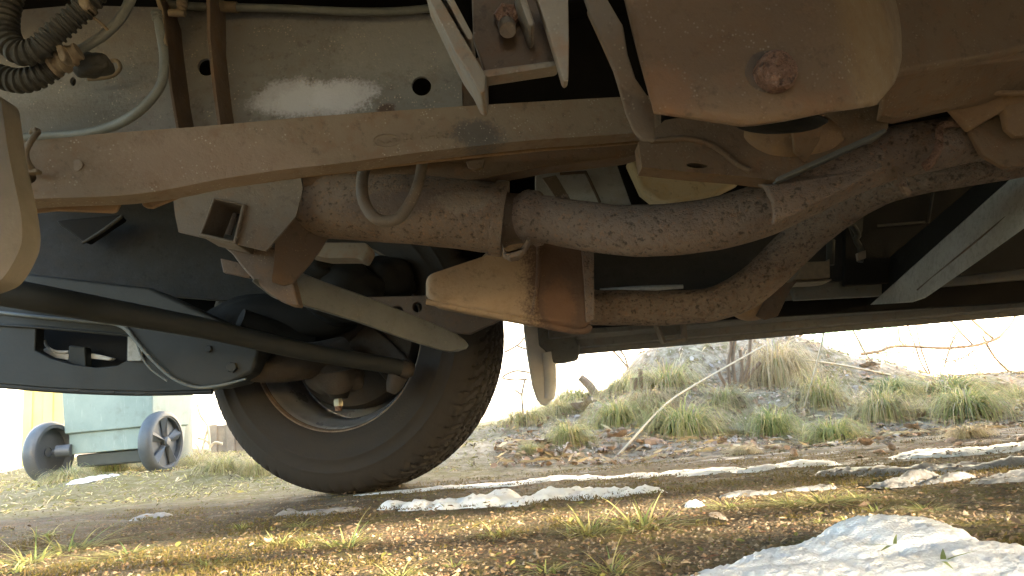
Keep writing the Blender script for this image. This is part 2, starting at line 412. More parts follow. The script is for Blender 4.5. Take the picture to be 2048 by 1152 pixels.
ice = mul(t, wet, mul(t, ramp(t, n3, .52, .64), ramp(t, sx.outputs[0], -.1, .6, .25, 1)))
c = mixc(t, mul(t, ice, .75), c, (.46, .45, .44))
t.links.new(c, b.inputs['Base Color'])
t.links.new(ramp(t, ice, 0, 1, .88, .45), b.inputs['Roughness']); b.inputs['Specular IOR Level'].default_value = .3
bp = N(t, 'ShaderNodeBump', Strength=.8, Distance=.004)
t.links.new(add(t, mul(t, vo.outputs['Distance'], -1.0), mul(t, n2, 1.2)), bp.inputs['Height']); t.links.new(bp.outputs[0], b.inputs['Normal'])
go = link('ground', me, mt); tag(go, 'gritty brown mossy ground under the car, rising into a littered bank', kind='structure')

# ------------------------------------------------------------------ background: house, boards, bins
def plainbox(name, x0, x1, y0, y1, z0, z1, mat, parent, bev=.004):
    return box(name, ((x0 + x1) / 2, (y0 + y1) / 2, (z0 + z1) / 2), (x1 - x0, y1 - y0, z1 - z0), mat, parent, 0, bev)
M['render'] = plain('white_render', (.80, .79, .76), (.74, .73, .70), .9, 3, .2)
M['plinth'] = plain('pinkish_concrete', (.40, .35, .32), (.33, .29, .27), .9, 9, .3)
M['oldwood'] = plain('weathered_board', (.30, .25, .19), (.22, .18, .14), .85, 14, .4)
M['yellow'] = plain('yellow_paint', (.72, .58, .20), (.66, .52, .17), .55, 6, .08)
M['mint'] = plain('mint_sheet', (.42, .62, .52), (.52, .70, .60), .6, 5, .1)
house = empty('house', (0, 8.6, 0)); tag(house, 'white rendered house wall on a low pinkish concrete plinth behind everything', 'house')
plainbox('wall', -14, 14, 8.5, 8.8, .36, 5.0, M['render'], house)
plainbox('plinth', -14, 14, 8.46, 8.82, -.1, .357, M['plinth'], house)
plainbox('roof', -14.3, 14.3, 8.1, 11, 5.002, 5.15, M['oldwood'], house)
yf = empty('yellow_fence', at(75, 930, 4.3)); tag(yf, 'yellow painted board fence behind the left wheel of the green bin', 'fence')
for k, px in enumerate((42, 62, 83, 104)):
    a0 = at(px, 905, 4.3 + (k % 2) * .012); a1 = at(px + 19, 905, 4.3)
    plainbox('plank', a0.x, a1.x, a0.y, a0.y + .02, .14 + .004 * k, 1.25 + .01 * k, M['yellow'], yf)
a0 = at(38, 905, 4.3); a1 = at(125, 905, 4.3); plainbox('rail', a0.x, a1.x, 4.345, 4.385, .85, .93, M['yellow'], yf)
wf = empty('board_fence', at(450, 900, 4.2)); tag(wf, 'weathered grey wooden boards standing just left of the front tyre', 'fence')
for k, px in enumerate((417, 435, 452, 470, 489, 507)):
    a0 = at(px, 900, 4.2 + (k % 2) * .015); a1 = at(px + 16.5, 900, 4.2)
    plainbox('plank', a0.x, a1.x, a0.y, a0.y + .022, .05, .27 + .035 * rnd.random(), M['oldwood'], wf)
a0 = at(417, 900, 4.2); a1 = at(523, 900, 4.2); plainbox('rail', a0.x, a1.x, 4.25, 4.29, .16, .21, M['oldwood'], wf)
ms = empty('garden_screen', at(1720, 740, 4.9)); tag(ms, 'pale mint green corrugated garden screen behind the bare shrub', 'screen')
a0 = at(1625, 700, 4.9); a1 = at(1805, 700, 4.9); nW = 60; vv = []; ff = []
for i in range(nW + 1):
    x = a0.x + (a1.x - a0.x) * i / nW; y = 4.9 + .012 * math.sin(i * 1.25)
    vv += [(x, y, .1), (x, y, .95), (x, y + .006, .1), (x, y + .006, .95)]
for i in range(nW):
    q = 4 * i; ff += [(q, q + 4, q + 5, q + 1), (q + 2, q + 3, q + 7, q + 6), (q + 1, q + 5, q + 7, q + 3)]
link('sheet', mesh('sheet', vv, ff), M['mint'], ms, angle=80)
plainbox('post', a0.x + .02, a0.x + .06, 4.93, 4.97, .08, 1.0, M['oldwood'], ms); plainbox('post', a1.x - .06, a1.x - .02, 4.93, 4.97, .08, 1.0, M['oldwood'], ms)

M['bingreen'] = plain('faded_green_plastic', (.085, .135, .115), (.11, .165, .14), .5, 6, .12)
M['bingrey'] = plain('faded_grey_green_plastic', (.22, .235, .20), (.19, .205, .175), .4, 5, .1)
mt, t, b = nodes('scuffed_green_plastic'); M['bingreen'] = mt
tc = N(t, 'ShaderNodeTexCoord').outputs['Object']; mp = N(t, 'ShaderNodeMapping'); mp.inputs['Scale'].default_value = (9, 9, 1.4); t.links.new(tc, mp.inputs['Vector'])
c = mixc(t, ramp(t, noise(t, tc, 5, 6, .7), .35, .65), (.20, .255, .225), (.26, .315, .28))
c = mixc(t, mul(t, ramp(t, noise(t, mp.outputs[0], 9, 6, .7), .58, .70), .7), c, (.34, .38, .35))
c = mixc(t, mul(t, ramp(t, noise(t, tc, 14, 6, .7), .55, .75), .5), c, (.13, .12, .09))
t.links.new(c, b.inputs['Base Color']); b.inputs['Roughness'].default_value = .5
M['binwheel'] = plain('black_bin_wheel', (.065, .072, .08), (.09, .097, .105), .45, 16, .1)
M['binhole'] = plain('bin_underside', (.05, .055, .05), (.07, .075, .065), .7, 16, .1)
def loftbox(name, secs, Mx, mat, parent, bev=.02):
    """secs: (z, x0, x1, y0, y1)"""
    V = []; F = []
    for (z, x0, x1, y0, y1) in secs:
        V += [Mx @ Vector(q) for q in ((x0, y0, z), (x1, y0, z), (x1, y1, z), (x0, y1, z))]
    for i in range(len(secs) - 1):
        for k in range(4): F.append((4 * i + k, 4 * i + (k + 1) % 4, 4 * i + 4 + (k + 1) % 4, 4 * i + 4 + k))
    F += [(3, 2, 1, 0), tuple(4 * (len(secs) - 1) + k for k in range(4))]
    me = mesh(name, V, F); fixn(me)
    return bevel(link(name, me, mat, parent), bev, 3)
def bin_wheel(parent, Mx, side):
    """local: axis along x; side=+1 shows its spoked face towards +x"""
    R = Mx @ Matrix.Rotation(-math.pi / 2 * side, 4, 'Z')       # lathe axis Y -> world +-x
    w = empty('wheel', Mx.translation, parent)
    lathe('tyre', [(.098, -.026), (.112, -.028), (.121, -.022), (.125, -.01), (.125, .01), (.121, .022), (.112, .028), (.104, .029), (.101, .024), (.098, .024), (.098, -.026)], R, M['binwheel'], w, 48)
    lathe('disc', [(.1, .004), (.02, .008), (.0001, .008)], R, M['binwheel'], w, 40)
    lathe('hub', [(.02, .004), (.02, .026), (.014, .032), (.0001, .033)], R, M['binwheel'], w, 20)
    for k in range(5):
        a = 2 * math.pi * k / 5 + .3; vv = []
        ca, sa = math.cos(a), math.sin(a)
        for (r, hw, z) in ((.016, .006, .012), (.1, .026, .010)):
            for (s, zz) in ((-1, z), (0, .027), (1, z)):
                vv.append(R @ Vector((r * ca - s * hw * sa, zz, r * sa + s * hw * ca)))
        me = mesh('spoke', vv, [(0, 1, 4, 3), (1, 2, 5, 4), (0, 3, 5, 2), (0, 2, 1), (3, 4, 5)]); fixn(me)
        link('spoke', me, M['binwheel'], w, smooth=False)
    return w
wr = at(323, 884, 3.1); PHI = -math.radians(8)
bM = Matrix.Translation((wr.x, wr.y, wr.z)) @ Matrix.Rotation(PHI, 4, 'Z')
bin1 = empty('wheeled_bin', (wr.x, wr.y, 0)); tag(bin1, 'faded green plastic wheeled bin with two black spoked wheels', 'bin')
zb = -.125
loftbox('body', [(-.018, -.44, -.065, .03, .26), (.068, -.445, -.06, .03, .27), (.07, -.452, -.052, .015, .28), (.45, -.475, -.03, -.005, .32), (.92, -.50, -.0, -.03, .42)], bM, M['bingreen'], bin1, .012)
loftbox('rim', [(.922, -.53, .03, -.06, .55), (.97, -.53, .03, -.06, .55)], bM, M['bingreen'], bin1, .012)
loftbox('lid', [(.972, -.54, .04, -.07, .56), (1.0, -.52, .02, -.05, .54), (1.03, -.45, -.05, .02, .47)], bM, M['bingreen'], bin1, .012)
loftbox('base', [(-.075, -.42, -.085, .05, .24), (-.02, -.425, -.08, .045, .245)], bM, M['binhole'], bin1, .01)
bin_wheel(bin1, bM, 1)
bin_wheel(bin1, bM @ Matrix.Translation((-.508, 0, 0)), -1)
for x_ in (-.49, -.075): wtube('axle', [bM @ Vector((x_, 0, 0)), bM @ Vector((x_ + .055, 0, 0))], .009, M['binwheel'], bin1, 12)
wtube('axle_boss', [bM @ Vector((-.475, 0, 0)), bM @ Vector((-.425, .02, 0))], .026, M['binwheel'], bin1, 12)
dc = at(334, 900, 3.66); DM = Matrix.Translation((dc.x, dc.y, gz(dc.x, dc.y))) @ Matrix.Rotation(math.pi / 2, 4, 'X')
drum = empty('grey_drum', DM.translation); tag(drum, 'pale grey green upright drum standing behind the right wheel of the green bin', 'drum')
lathe('shell', [(.0001, -.03), (.105, -.03), (.112, -.02), (.114, .0), (.118, .45), (.120, .88), (.124, .89), (.124, .91), (.118, .92)], DM, M['bingrey'], drum, 48)
lathe('lid', [(.128, .921), (.128, .945), (.11, .955), (.0001, .958)], DM, M['bingrey'], drum, 48)
# ------------------------------------------------------------------ the car, seen from beneath
car = empty('parked_car', (0.9, 1.07, 0)); tag(car, 'rusty underside of a parked off-road car, front wheel turned, seen from the ground', 'car')
def ell(cx, cy, rx, ry, n=20, rot=0):
    r = math.radians(rot); return [(cx + rx * math.cos(a) * math.cos(r) - ry * math.sin(a) * math.sin(r), cy + rx * math.cos(a) * math.sin(r) + ry * math.sin(a) * math.cos(r)) for a in [2 * math.pi * k / n for k in range(n)]]
# body above: floor, sides, bonnet (out of frame, they keep the sky off the underside)
def prism(name, prof, y0, y1, mat, parent, bev=0):      # profile (x,z) along y
    n = len(prof); V = [(x, y0, z) for x, z in prof] + [(x, y1, z) for x, z in prof]
    F = [tuple(range(n)), tuple(range(2 * n - 1, n - 1, -1))] + [(i, (i + 1) % n, (i + 1) % n + n, i + n) for i in range(n)]
    me = mesh(name, V, F); fixn(me); return bevel(link(name, me, mat, parent, angle=30), bev)
def prismx(name, prof, x0, x1, mat, parent, bev=0):     # profile (y,z) along x
    n = len(prof); V = [(x0, y, z) for y, z in prof] + [(x1, y, z) for y, z in prof]
    F = [tuple(range(n)), tuple(range(2 * n - 1, n - 1, -1))] + [(i, (i + 1) % n, (i + 1) % n + n, i + n) for i in range(n)]
    me = mesh(name, V, F); fixn(me); return bevel(link(name, me, mat, parent, angle=30), bev)
prism('body', [(-1.28, .86), (-1.25, 1.0), (-.35, 1.08), (.35, 1.62), (4.3, 1.68), (3.4, 1.0), (3.4, .86)], -.30, 2.14, M['paint'], car, .03)
prism('floor_pan', [(-1.2, .825), (-1.2, .855), (4.3, .855), (4.3, .825)], -.26, 2.08, M['gap'], car)
prismx('outer_side', [(2.105, .36), (2.135, .36), (2.138, .858), (2.108, .858)], .12, 4.3, M['paint'], car)
prismx('outer_side', [(-.298, .42), (-.27, .42), (-.27, .858), (-.298, .858)], .1, 4.3, M['paint'], car)
prismx('sill', [(2.10, .62), (2.10, .312), (2.055, .306), (2.045, .322), (2.02, .324), (2.012, .343), (1.965, .350), (1.958, .382), (1.925, .388), (1.915, .43), (1.87, .455), (1.865, .49), (1.91, .49)], .085, 4.3, M['sill'], car, .003)
prismx('sill', [(-.295, .66), (-.295, .405), (-.22, .405), (-.2, .44), (-.2, .66)], .1, 4.3, M['sill'], car, .003)
prismx('shade_step', [(-.335, .338), (-.335, .357), (-.30, .357), (-.30, .338)], -.05, 3.0, M['plastic'], car, .004)  # unseen step, added and sized to cast the dark ground band
# far-side inner structure (dark), behind everything
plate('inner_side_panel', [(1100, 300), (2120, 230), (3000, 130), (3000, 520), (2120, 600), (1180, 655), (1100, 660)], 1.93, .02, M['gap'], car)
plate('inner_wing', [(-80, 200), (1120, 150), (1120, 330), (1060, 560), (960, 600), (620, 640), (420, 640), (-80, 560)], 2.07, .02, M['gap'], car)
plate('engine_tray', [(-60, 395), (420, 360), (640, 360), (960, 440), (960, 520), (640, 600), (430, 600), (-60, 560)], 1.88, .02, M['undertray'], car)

# ---- front wheel (far side), steered
WS = math.radians(16); WC = Vector((-.42, 1.95, .377))
WM = Matrix.Scale(1, 4) @ Matrix.Translation(WC + Vector((0, 0, .011))) @ Matrix(((math.cos(WS), math.sin(WS), 0), (-math.sin(WS), math.cos(WS), 0), (0, 0, 1))).to_4x4() @ Matrix.Scale(1.03, 4)
def make_wheel(WM, name='front_wheel', label=None, detail=True):
    w = empty(name, WM.translation, car)
    if label: w['label'] = label
    # tyre: side walls + tread with real grooves
    na = 540 if detail else 90
    prof = [(.222, -.095), (.226, -.104), (.236, -.112), (.262, -.120), (.2875, -.1222), (.2895, -.1236), (.2925, -.1236), (.2945, -.1222), (.318, -.1205), (.320, -.1217), (.323, -.1214), (.325, -.1195), (.330, -.1185), (.349, -.1105), (.360, -.103), (.3665, -.096)]
    half = [(-.096 + .192 * k / 34, ) for k in range(35)]
    pr = prof[:-1] + [(.3665 + .0125 * (1 - abs(h[0] / .096) ** 2.6), h[0]) for h in half] + [(r, -y) for r, y in reversed(prof[:-1])]
    def tread(r, y, a):
        if abs(y) > .112 or r < .335: 
            if .236 < r < .346: return .0006 * math.sin(a * 3) * 0 + (.0012 if abs(r - .328) < .003 else 0)
            return 0
        s = a * .375                      # metres round the tread
        d = 0
        for yc in (-.048, -.016, .016, .048):                 # zigzag grooves round the tyre
            zig = .004 * (abs(((s / .030) % 2) - 1) * 2 - 1)
            if abs(y - yc - zig) < .0036: d = max(d, 1)
        ph = ((s + abs(y) * .62 + (.012 if y > 0 else 0)) / .031) % 1      # slanted sipes
        if ph < .17 and abs(y) < .105: d = max(d, .9)
        ph2 = ((s - abs(y) * .5) / .0155) % 1
        if ph2 < .10 and abs(y) < .094: d = max(d, .35)
        if abs(y) > .096: d *= .7
        return -.0085 * d
    lathe('tyre', pr, WM, M['rubber'], w, na, tread if detail else None)
    lathe('rim', [(.229, -.100), (.233, -.101), (.2355, -.098), (.2345, -.094), (.226, -.091), (.219, -.086), (.216, -.078), (.212, -.066), (.204, -.055), (.199, -.040), (.197, .0), (.199, .045), (.196, .052)], WM, M['rimsteel'], w, 96)
    lathe('rim_flange', [(.2225, -.0965), (.2262, -.1055), (.2325, -.1075), (.2368, -.1035), (.2375, -.0995), (.2365, -.0985), (.2300, -.0990), (.2225, -.0965)], WM, M['rimflange'], w, 96)
    lathe('wheel_disc', [(.1985, .034), (.190, .042), (.178, .046), (.15, .048), (.10, .030), (.05, .03), (.0001, .03)], WM, M['rimsteel'], w, 64)
    return w
fw = make_wheel(WM, 'wheel')
kn = M['knuckle']
lathe('brake_drum', [(.174, .03), (.176, -.012), (.168, -.028), (.14, -.034), (.09, -.040), (.0001, -.042)], WM, kn, fw, 64)
NW = Matrix.Translation(Vector((-.42, -.16, .377)))
make_wheel(NW, 'wheel', detail=False)
make_wheel(Matrix.Translation(Vector((2.42, -.16, .377))), 'wheel', detail=False)
make_wheel(Matrix.Translation(Vector((2.42, 1.95, .377))), 'wheel', detail=False)
# knuckle, ball joint, track rod end
blob('steering_knuckle', 668, 752, 1.78, (62, 34, 45), kn, car, .25, 3)
tube('lower_ball_joint', [(672, 742, 1.76, 40), (676, 768, 1.765, 38), (677, 776, 1.77, 30)], kn, car, sub=1)
tube('joint_boot', [(677, 774, 1.77, 30), (678, 785, 1.77, 22), (678, 797, 1.77, 17)], M['black'], car, sub=1)
disc_head('castle_nut', 677, 812, 1.77, .0115, .018, M['steel'], car, 6, (0, 0, 1))
tube('joint_stud', [(677, 806, 1.77, 8), (677, 822, 1.77, 7)], M['bolt'], car, sub=1, n=10)
tube('lower_arm', [(500, 758, 1.66, 6), (540, 742, 1.68, 26), (590, 726, 1.72, 36), (640, 716, 1.76, 34), (690, 700, 1.8, 28)], M['knuckle'], car, n=24)
tube('upper_arm', [(560, 735, 1.8, 16), (640, 690, 1.84, 22), (700, 650, 1.88, 30), (760, 610, 1.9, 34)], kn, car)
plate('steering_arm', [(735, 640), (800, 700), (835, 735), (815, 770), (770, 760), (735, 720), (690, 690)], 1.86, .03, kn, car, bev=.008)
tube('drive_shaft', [(480, 640, 1.7, 24), (620, 690, 1.8, 24)], M['black'], car, sub=1)

# ---- dark tie rod with its end
tube('tie_rod', [(-60, 572, 1.17, 30), (80, 597, 1.22, 28), (200, 619, 1.3, 26), (400, 655, 1.42, 21), (600, 700, 1.56, 18), (790, 733, 1.7, 16), (802, 736, 1.71, 14)], M['plastic'], car, 24)
tube('tie_rod_end', [(800, 736, 1.71, 18), (816, 739, 1.72, 19), (826, 741, 1.725, 12)], kn, car, sub=1)
tube('tie_rod_joint', [(796, 752, 1.72, 20), (788, 772, 1.72, 17), (782, 786, 1.72, 9)], kn, car, sub=1)

# ---- skid tub and its rolled lip
tub = [(-80, 520), (0, 540), (300, 575), (440, 640), (520, 700), (505, 745), (470, 764), (430, 773), (392, 774), (350, 758), (312, 724), (275, 684), (240, 650), (120, 624), (0, 604), (-80, 594)]
plate('skid_tub', tub, 1.60, .10, M['plastic'], car, bev=.012, seg=3)
lip = [(-70, 593, 1.595, 5), (0, 605, 1.595, 5), (120, 625, 1.595, 5), (235, 648, 1.595, 5), (272, 682, 1.595, 4), (305, 720, 1.595, 3.5), (345, 756, 1.595, 3), (390, 774, 1.595, 3), (440, 771, 1.595, 3.5), (492, 758, 1.595, 2.5)]
tube('rolled_lip', lip, M['cable'], car, 10)
tube('trim_seam', [(274, 686, 1.62, 2.5), (283, 712, 1.62, 2.5), (302, 738, 1.62, 2.5), (335, 762, 1.62, 2.5)], M['cable'], car, 8)
disc_head('drain_plug', 465, 735, 1.6, .012, .008, M['plastic'], car, 6)
disc_head('tub_bolt', 418, 698, 1.6, .008, .006, M['plastic'], car, 6)

# ---- bumper seen from behind, with two openings
bump = [(-100, 590), (250, 640), (430, 690), (440, 770), (420, 781), (300, 784), (200, 781), (100, 776), (0, 768), (-100, 760)]
hole1 = [(72, 652), (253, 672), (252, 722), (235, 731), (190, 735), (150, 730), (100, 716), (70, 700)]
bp_ = plate('bumper', bump, 1.78, .035, M['plastic'], car, holes=[hole1], bev=.006)
plate('bumper_skin', [(-100, 600), (430, 650), (430, 781), (300, 785), (100, 777), (-100, 761)], 1.90, .02, M['black'], car, bev=.004)
tube('bumper_edge', [(-90, 764, 1.79, 6), (0, 771, 1.79, 6), (100, 779, 1.79, 6), (200, 784, 1.79, 6), (300, 786, 1.79, 6), (425, 783, 1.79, 6)], M['plastic'], car, 10)
for px, py in ((152, 780), (222, 784), (284, 786)):
    P = at(px, py, 1.79); box('bumper_clip', P, (.026, .016, .010), M['plastic'], car, 0, .002)
tube('bumper_ledge', [(-80, 617, 1.775, 4), (60, 632, 1.775, 4), (150, 641, 1.775, 4), (245, 650, 1.775, 3)], M['cable'], car, 8)
tube('bumper_ledge', [(-80, 646, 1.775, 3), (80, 655, 1.775, 3), (258, 671, 1.775, 3)], M['plastic'], car, 8)
tube('lamp_bracket', [(89, 681, 1.85, 3), (95, 694, 1.85, 3), (108, 702, 1.85, 3), (122, 704, 1.85, 3), (137, 704, 1.85, 3)], M['flap'], car, 8)
plate('lamp_shelf', [(76, 706), (90, 696), (106, 705), (137, 708), (136, 720), (100, 714)], 1.855, .02, M['flap'], car, bev=.002)
plate('lamp_shelf', [(170, 707), (188, 707), (225, 716), (218, 721), (170, 716)], 1.855, .02, M['flap'], car, bev=.002)
plate('grille_post', [(137, 690), (170, 694), (172, 735), (135, 730)], 1.83, .03, M['plastic'], car, bev=.004)
plate('bumper_stay', [(255, 672), (278, 684), (284, 700), (283, 722), (254, 722)], 1.765, .008, M['greybox'], car, bev=.002)
plate('mount_strut', [(110, 440), (235, 428), (245, 436), (170, 486), (120, 452)], 1.80, .03, M['black'], car, bev=.006)
tube('strut_edge', [(165, 486, 1.795, 3), (205, 462, 1.795, 4), (245, 432, 1.795, 4)], M['hose'], car, 8)
blob('axle_casing', 560, 640, 1.82, (150, 55, 60), M['black'], car, .12, 5)

# ---- grey chassis panel with holes, ribs, pipes
gp_ = plate('chassis_panel', [(-80, -20), (60, 6), (220, 12), (300, 14), (450, 18), (600, 24), (760, 30), (858, 28), (922, 120), (926, 260), (600, 300), (-80, 330)], 1.05, .006, M['panel'], car,
      holes=[ell(843, 172, 19.5, 19.5, 28), ell(413, 134, 18, 17.5, 24), ell(146, 163, 6, 9, 14)], bev=0)
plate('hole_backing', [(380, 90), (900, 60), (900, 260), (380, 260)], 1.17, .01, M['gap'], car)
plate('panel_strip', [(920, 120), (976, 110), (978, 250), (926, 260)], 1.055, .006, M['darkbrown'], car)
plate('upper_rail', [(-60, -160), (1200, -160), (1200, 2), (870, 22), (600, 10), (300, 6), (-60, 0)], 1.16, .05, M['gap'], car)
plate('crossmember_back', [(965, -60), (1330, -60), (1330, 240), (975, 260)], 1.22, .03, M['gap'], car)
def rib(pts, th):
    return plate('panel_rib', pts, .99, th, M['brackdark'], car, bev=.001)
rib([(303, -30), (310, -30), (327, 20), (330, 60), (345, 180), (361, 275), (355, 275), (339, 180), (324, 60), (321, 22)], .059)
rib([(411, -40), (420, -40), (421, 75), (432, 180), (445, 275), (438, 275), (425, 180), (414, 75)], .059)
disc_head('rivet', 1, 1, 1.04, .006, .003, M['panel'], car) if False else None
tube('brake_pipe', [(330, 8, 1.03, 8), (380, 12, 1.03, 8), (440, 14, 1.03, 8), (560, 17, 1.03, 8), (700, 23, 1.03, 8), (800, 22, 1.03, 8), (900, 12, 1.03, 8)], M['cable'], car, 14)
tube('pipe_union', [(440, 13, 1.03, 11), (475, 15, 1.03, 11)], M['clip'], car, 14, sub=1)
tube('vent_pipe', [(366, -20, 1.0, 11), (364, 10, 1.0, 11), (362, 24, 1.0, 9)], M['clip'], car, 14, sub=1, ridge=(.006, .15))
tube('pipe_clip', [(338, 26, .99, 7), (355, 26, .99, 8), (370, 28, .99, 6)], M['clip'], car, 12, sub=1)
tube('wiring_cable', [(275, -40, .9, 10), (258, 6, .9, 10), (238, 40, .9, 10), (205, 72, .9, 10), (168, 95, .9, 9), (140, 112, .9, 9)], M['cable'], car, 16)
tube('breather_hose', [(314, 26, .93, 8), (320, 60, .93, 9), (328, 110, .94, 9), (325, 160, .94, 9), (305, 195, .95, 9.5), (270, 228, .96, 10), (225, 252, .98, 10), (170, 266, .99, 9), (90, 272, 1.0, 9), (-40, 282, 1.0, 9)], M['cable'], car, 16)
tube('hose_ferrule', [(313, 24, .93, 11), (316, 40, .93, 11)], M['cable'], car, 16, sub=1, ridge=(.005, .2))
plate('hose_tab', [(308, -10), (316, -10), (326, 20), (328, 55), (333, 88), (328, 88), (321, 55), (318, 22)], .93, .006, M['clip'], car, bev=.001)
tube('corrugated_hose', [(30, -40, .86, 27), (12, 20, .86, 27), (12, 70, .86, 27), (38, 104, .86, 26), (75, 100, .86, 26), (108, 68, .86, 25), (140, 40, .86, 24), (175, 8, .86, 24), (200, -30, .86, 24)], M['hose'], car, 24, ridge=(.0085, .2))
tube('corrugated_hose', [(-50, 140, .89, 25), (-5, 152, .89, 25), (40, 162, .89, 25), (80, 152, .89, 24), (112, 132, .89, 22)], M['hose'], car, 24, ridge=(.0085, .2))
tube('hose_connector', [(104, 132, .885, 26), (124, 122, .885, 26), (146, 108, .885, 21), (158, 102, .885, 17)], M['clip'], car, 20, sub=1, ridge=(.012, .16))
plate('connector_latch', [(108, 90), (120, 86), (133, 112), (130, 124), (118, 120)], .86, .015, M['clip'], car, bev=.003)
plate('hose_clamp', [(152, -10), (172, -10), (180, 15), (168, 20), (155, 10)], .845, .02, M['clip'], car, bev=.004)
tube('cable_tie', [(165, 20, .87, 4), (200, 45, .87, 3), (215, 60, .88, 3)], M['clip'], car, 8)
blob('connector_body', 185, 130, .93, (40, 26, 20), M['hose'], car, .3, 9)
tube('clip_loop', [(176, 158, 1.02, 4), (205, 156, 1.02, 4), (228, 150, 1.02, 4), (240, 136, 1.02, 4), (234, 122, 1.02, 4), (218, 122, 1.02, 4)], M['clip'], car, 10)

# ---- the long stamped frame rail
def plan(x0, y0, x1, y1): return lambda px: 1 / (1 / y0 + (1 / y1 - 1 / y0) * (px - x0) / (x1 - x0))     # a true plane seen in perspective
railY = plan(0, .80, 1310, 1.06)
top = [(-80, 298), (60, 282), (200, 268), (345, 257), (445, 249), (640, 232), (930, 212), (1200, 196), (1322, 190)]
bot = [(1322, 262), (1200, 271), (1080, 279), (960, 291), (830, 306), (700, 324), (560, 340), (430, 360), (330, 380), (230, 392), (110, 396), (40, 400), (-80, 410)]
rail = plate('frame_rail', [(x, y, railY(x)) for x, y in crv(top, 3) + crv(bot, 3)], 1, .034, M['rail'], car, holes=[[(x, y, railY(x)) for x, y in ell(58, 356, 15, 12, 16, -10)]], bev=.012, seg=4)
fl = [(-60, 380), (300, 350), (700, 305), (1000, 270), (1300, 240), (1306, 283), (1200, 292), (1080, 301), (960, 313), (830, 327), (700, 342), (560, 359), (430, 378), (370, 389), (304, 416), (292, 415), (284, 411), (281, 402), (240, 406), (232, 422), (222, 425), (110, 421), (30, 429), (-60, 432)]
plate('rail_flange', [(x, y, railY(x) + .044) for x, y in fl], 1, .006, M['ochre'], car, bev=.002)
disc_head('rail_dimple', 155, 331, railY(155) + .001, .007, .002, M['rail'], car)
tube('rail_clip', [(76, 264, .80, 6), (62, 282, .79, 6), (52, 304, .79, 6), (56, 325, .79, 6), (66, 340, .80, 6)], M['clip'], car, 10)
blob('rail_clip_head', 70, 264, .80, (11, 9, 9), M['clip'], car, .3, 2)
plate('clip_foot', [(47, 336), (75, 336), (75, 344), (48, 346)], .795, .01, M['clip'], car, bev=.002)
# stamping: an oval with script, and a part number
def facing(P, Q, R_):                    # frame on the rail face: x along P->Q, normal to the camera
    x = (Q - P).normalized(); z0 = (R_ - P); nrm = x.cross(z0).normalized(); y = nrm.cross(x)
    if nrm.dot(CC - P) < 0: nrm = -nrm; y = nrm.cross(x)
    return x, y, nrm
Pa, Pb, Pc = at(745, 277, railY(745)), at(905, 268, railY(905)), at(745, 240, railY(745))
fx_, fy_, fn_ = facing(Pa, Pb, Pc)
ctr = at(774, 280, railY(774))
ring = [ctr + fx_ * math.cos(a) * rm(27, ctr) + fy_ * math.sin(a) * rm(13, ctr) + fn_ * .0004 for a in [2 * math.pi * k / 40 for k in range(41)]]
wtube('stamped_oval', ring, .0008, M['rail'], rail, 8, False)
def stamp(body, px, py, size, name, shear=0):
    cu = D.curves.new('stamp_text', 'FONT'); cu.body = body; cu.size = size; cu.extrude = .0007; cu.align_x = 'CENTER'; cu.align_y = 'CENTER'; cu.shear = shear; cu.resolution_u = 3; cu.offset = .0003
    tmp = D.objects.new('stamp_tmp', cu); COL.objects.link(tmp)
    dg = bpy.context.evaluated_depsgraph_get(); me = D.meshes.new_from_object(tmp.evaluated_get(dg))
    D.objects.remove(tmp)
    p = at(px, py, railY(px)); Mx = Matrix((fx_, fy_, fn_)).transposed().to_4x4(); Mx.translation = p + fn_ * .0004
    me.transform(Mx); me.name = name
    return link(name, me, M['rail'], rail, smooth=False)
stamp('FoMoCo', 774, 281, .0082, 'stamped_script', .25)
stamp('78  10-4045', 855, 271, .0125, 'stamped_number', .1)

# ---- second, lower brown rail behind it
plate('lower_rail', [(600, 330, 1.14), (930, 290, 1.16), (1290, 250, 1.2), (1283, 305, 1.2), (1250, 315, 1.2), (1090, 333, 1.18), (960, 358, 1.16), (900, 362, 1.15), (720, 372, 1.14), (600, 372, 1.14)], 1, .04, M['brown'], car, bev=.01, seg=3)
plate('rail_tab', [(932, 322), (970, 318), (966, 334), (950, 340), (936, 334)], 1.12, .01, M['brown'], car, bev=.002)

# ---- strap, fin bracket
plate('hanger_strap', [(1160, -30, .64), (1180, 30, .65), (1215, 100, .665), (1235, 165, .685), (1252, 225, .70), (1268, 262, .715), (1284, 280, .72), (1311, 282, .72), (1309, 218, .71), (1297, 192, .695), (1272, 155, .68), (1256, 105, .665), (1247, 50, .65), (1200, -30, .64)], 1, .007, M['bracket'], car, bev=.003)
plate('strap_rib', [(1195, -30, .645), (1247, 50, .655), (1256, 105, .67), (1272, 155, .685), (1262, 150, .685), (1236, 95, .67), (1212, 40, .655), (1180, -30, .645)], 1, .05, M['brown'], car, bev=.003)
fb = empty('fin_bracket', at(1000, 60, .62), car)
plate('side_fin', [(846, -30), (866, -30), (972, 150), (970, 182), (964, 187), (955, 181), (940, 150), (918, 118), (893, 68)], .60, .05, M['pale'], fb, bev=.002)
plate('inner_fin', [(878, -30), (893, -30), (946, 70), (944, 79), (936, 77), (921, 52)], .60, .04, M['pale'], fb, bev=.002)
plate('base_web', [(942, -40, .655), (1090, -40, .655), (1118, 128, .64), (972, 150, .64), (946, 75, .65)], 1, .012, M['darkbrown'], fb, bev=.002)
plate('base_lip', [(962, 138, .625), (1116, 118, .625), (1118, 131, .625), (968, 154, .625)], 1, .02, M['pale'], fb, bev=.004)
plate('inner_fin', [(1028, -30), (1044, -30), (1069, 44), (1066, 52), (1058, 51)], .60, .04, M['pale'], fb, bev=.002)
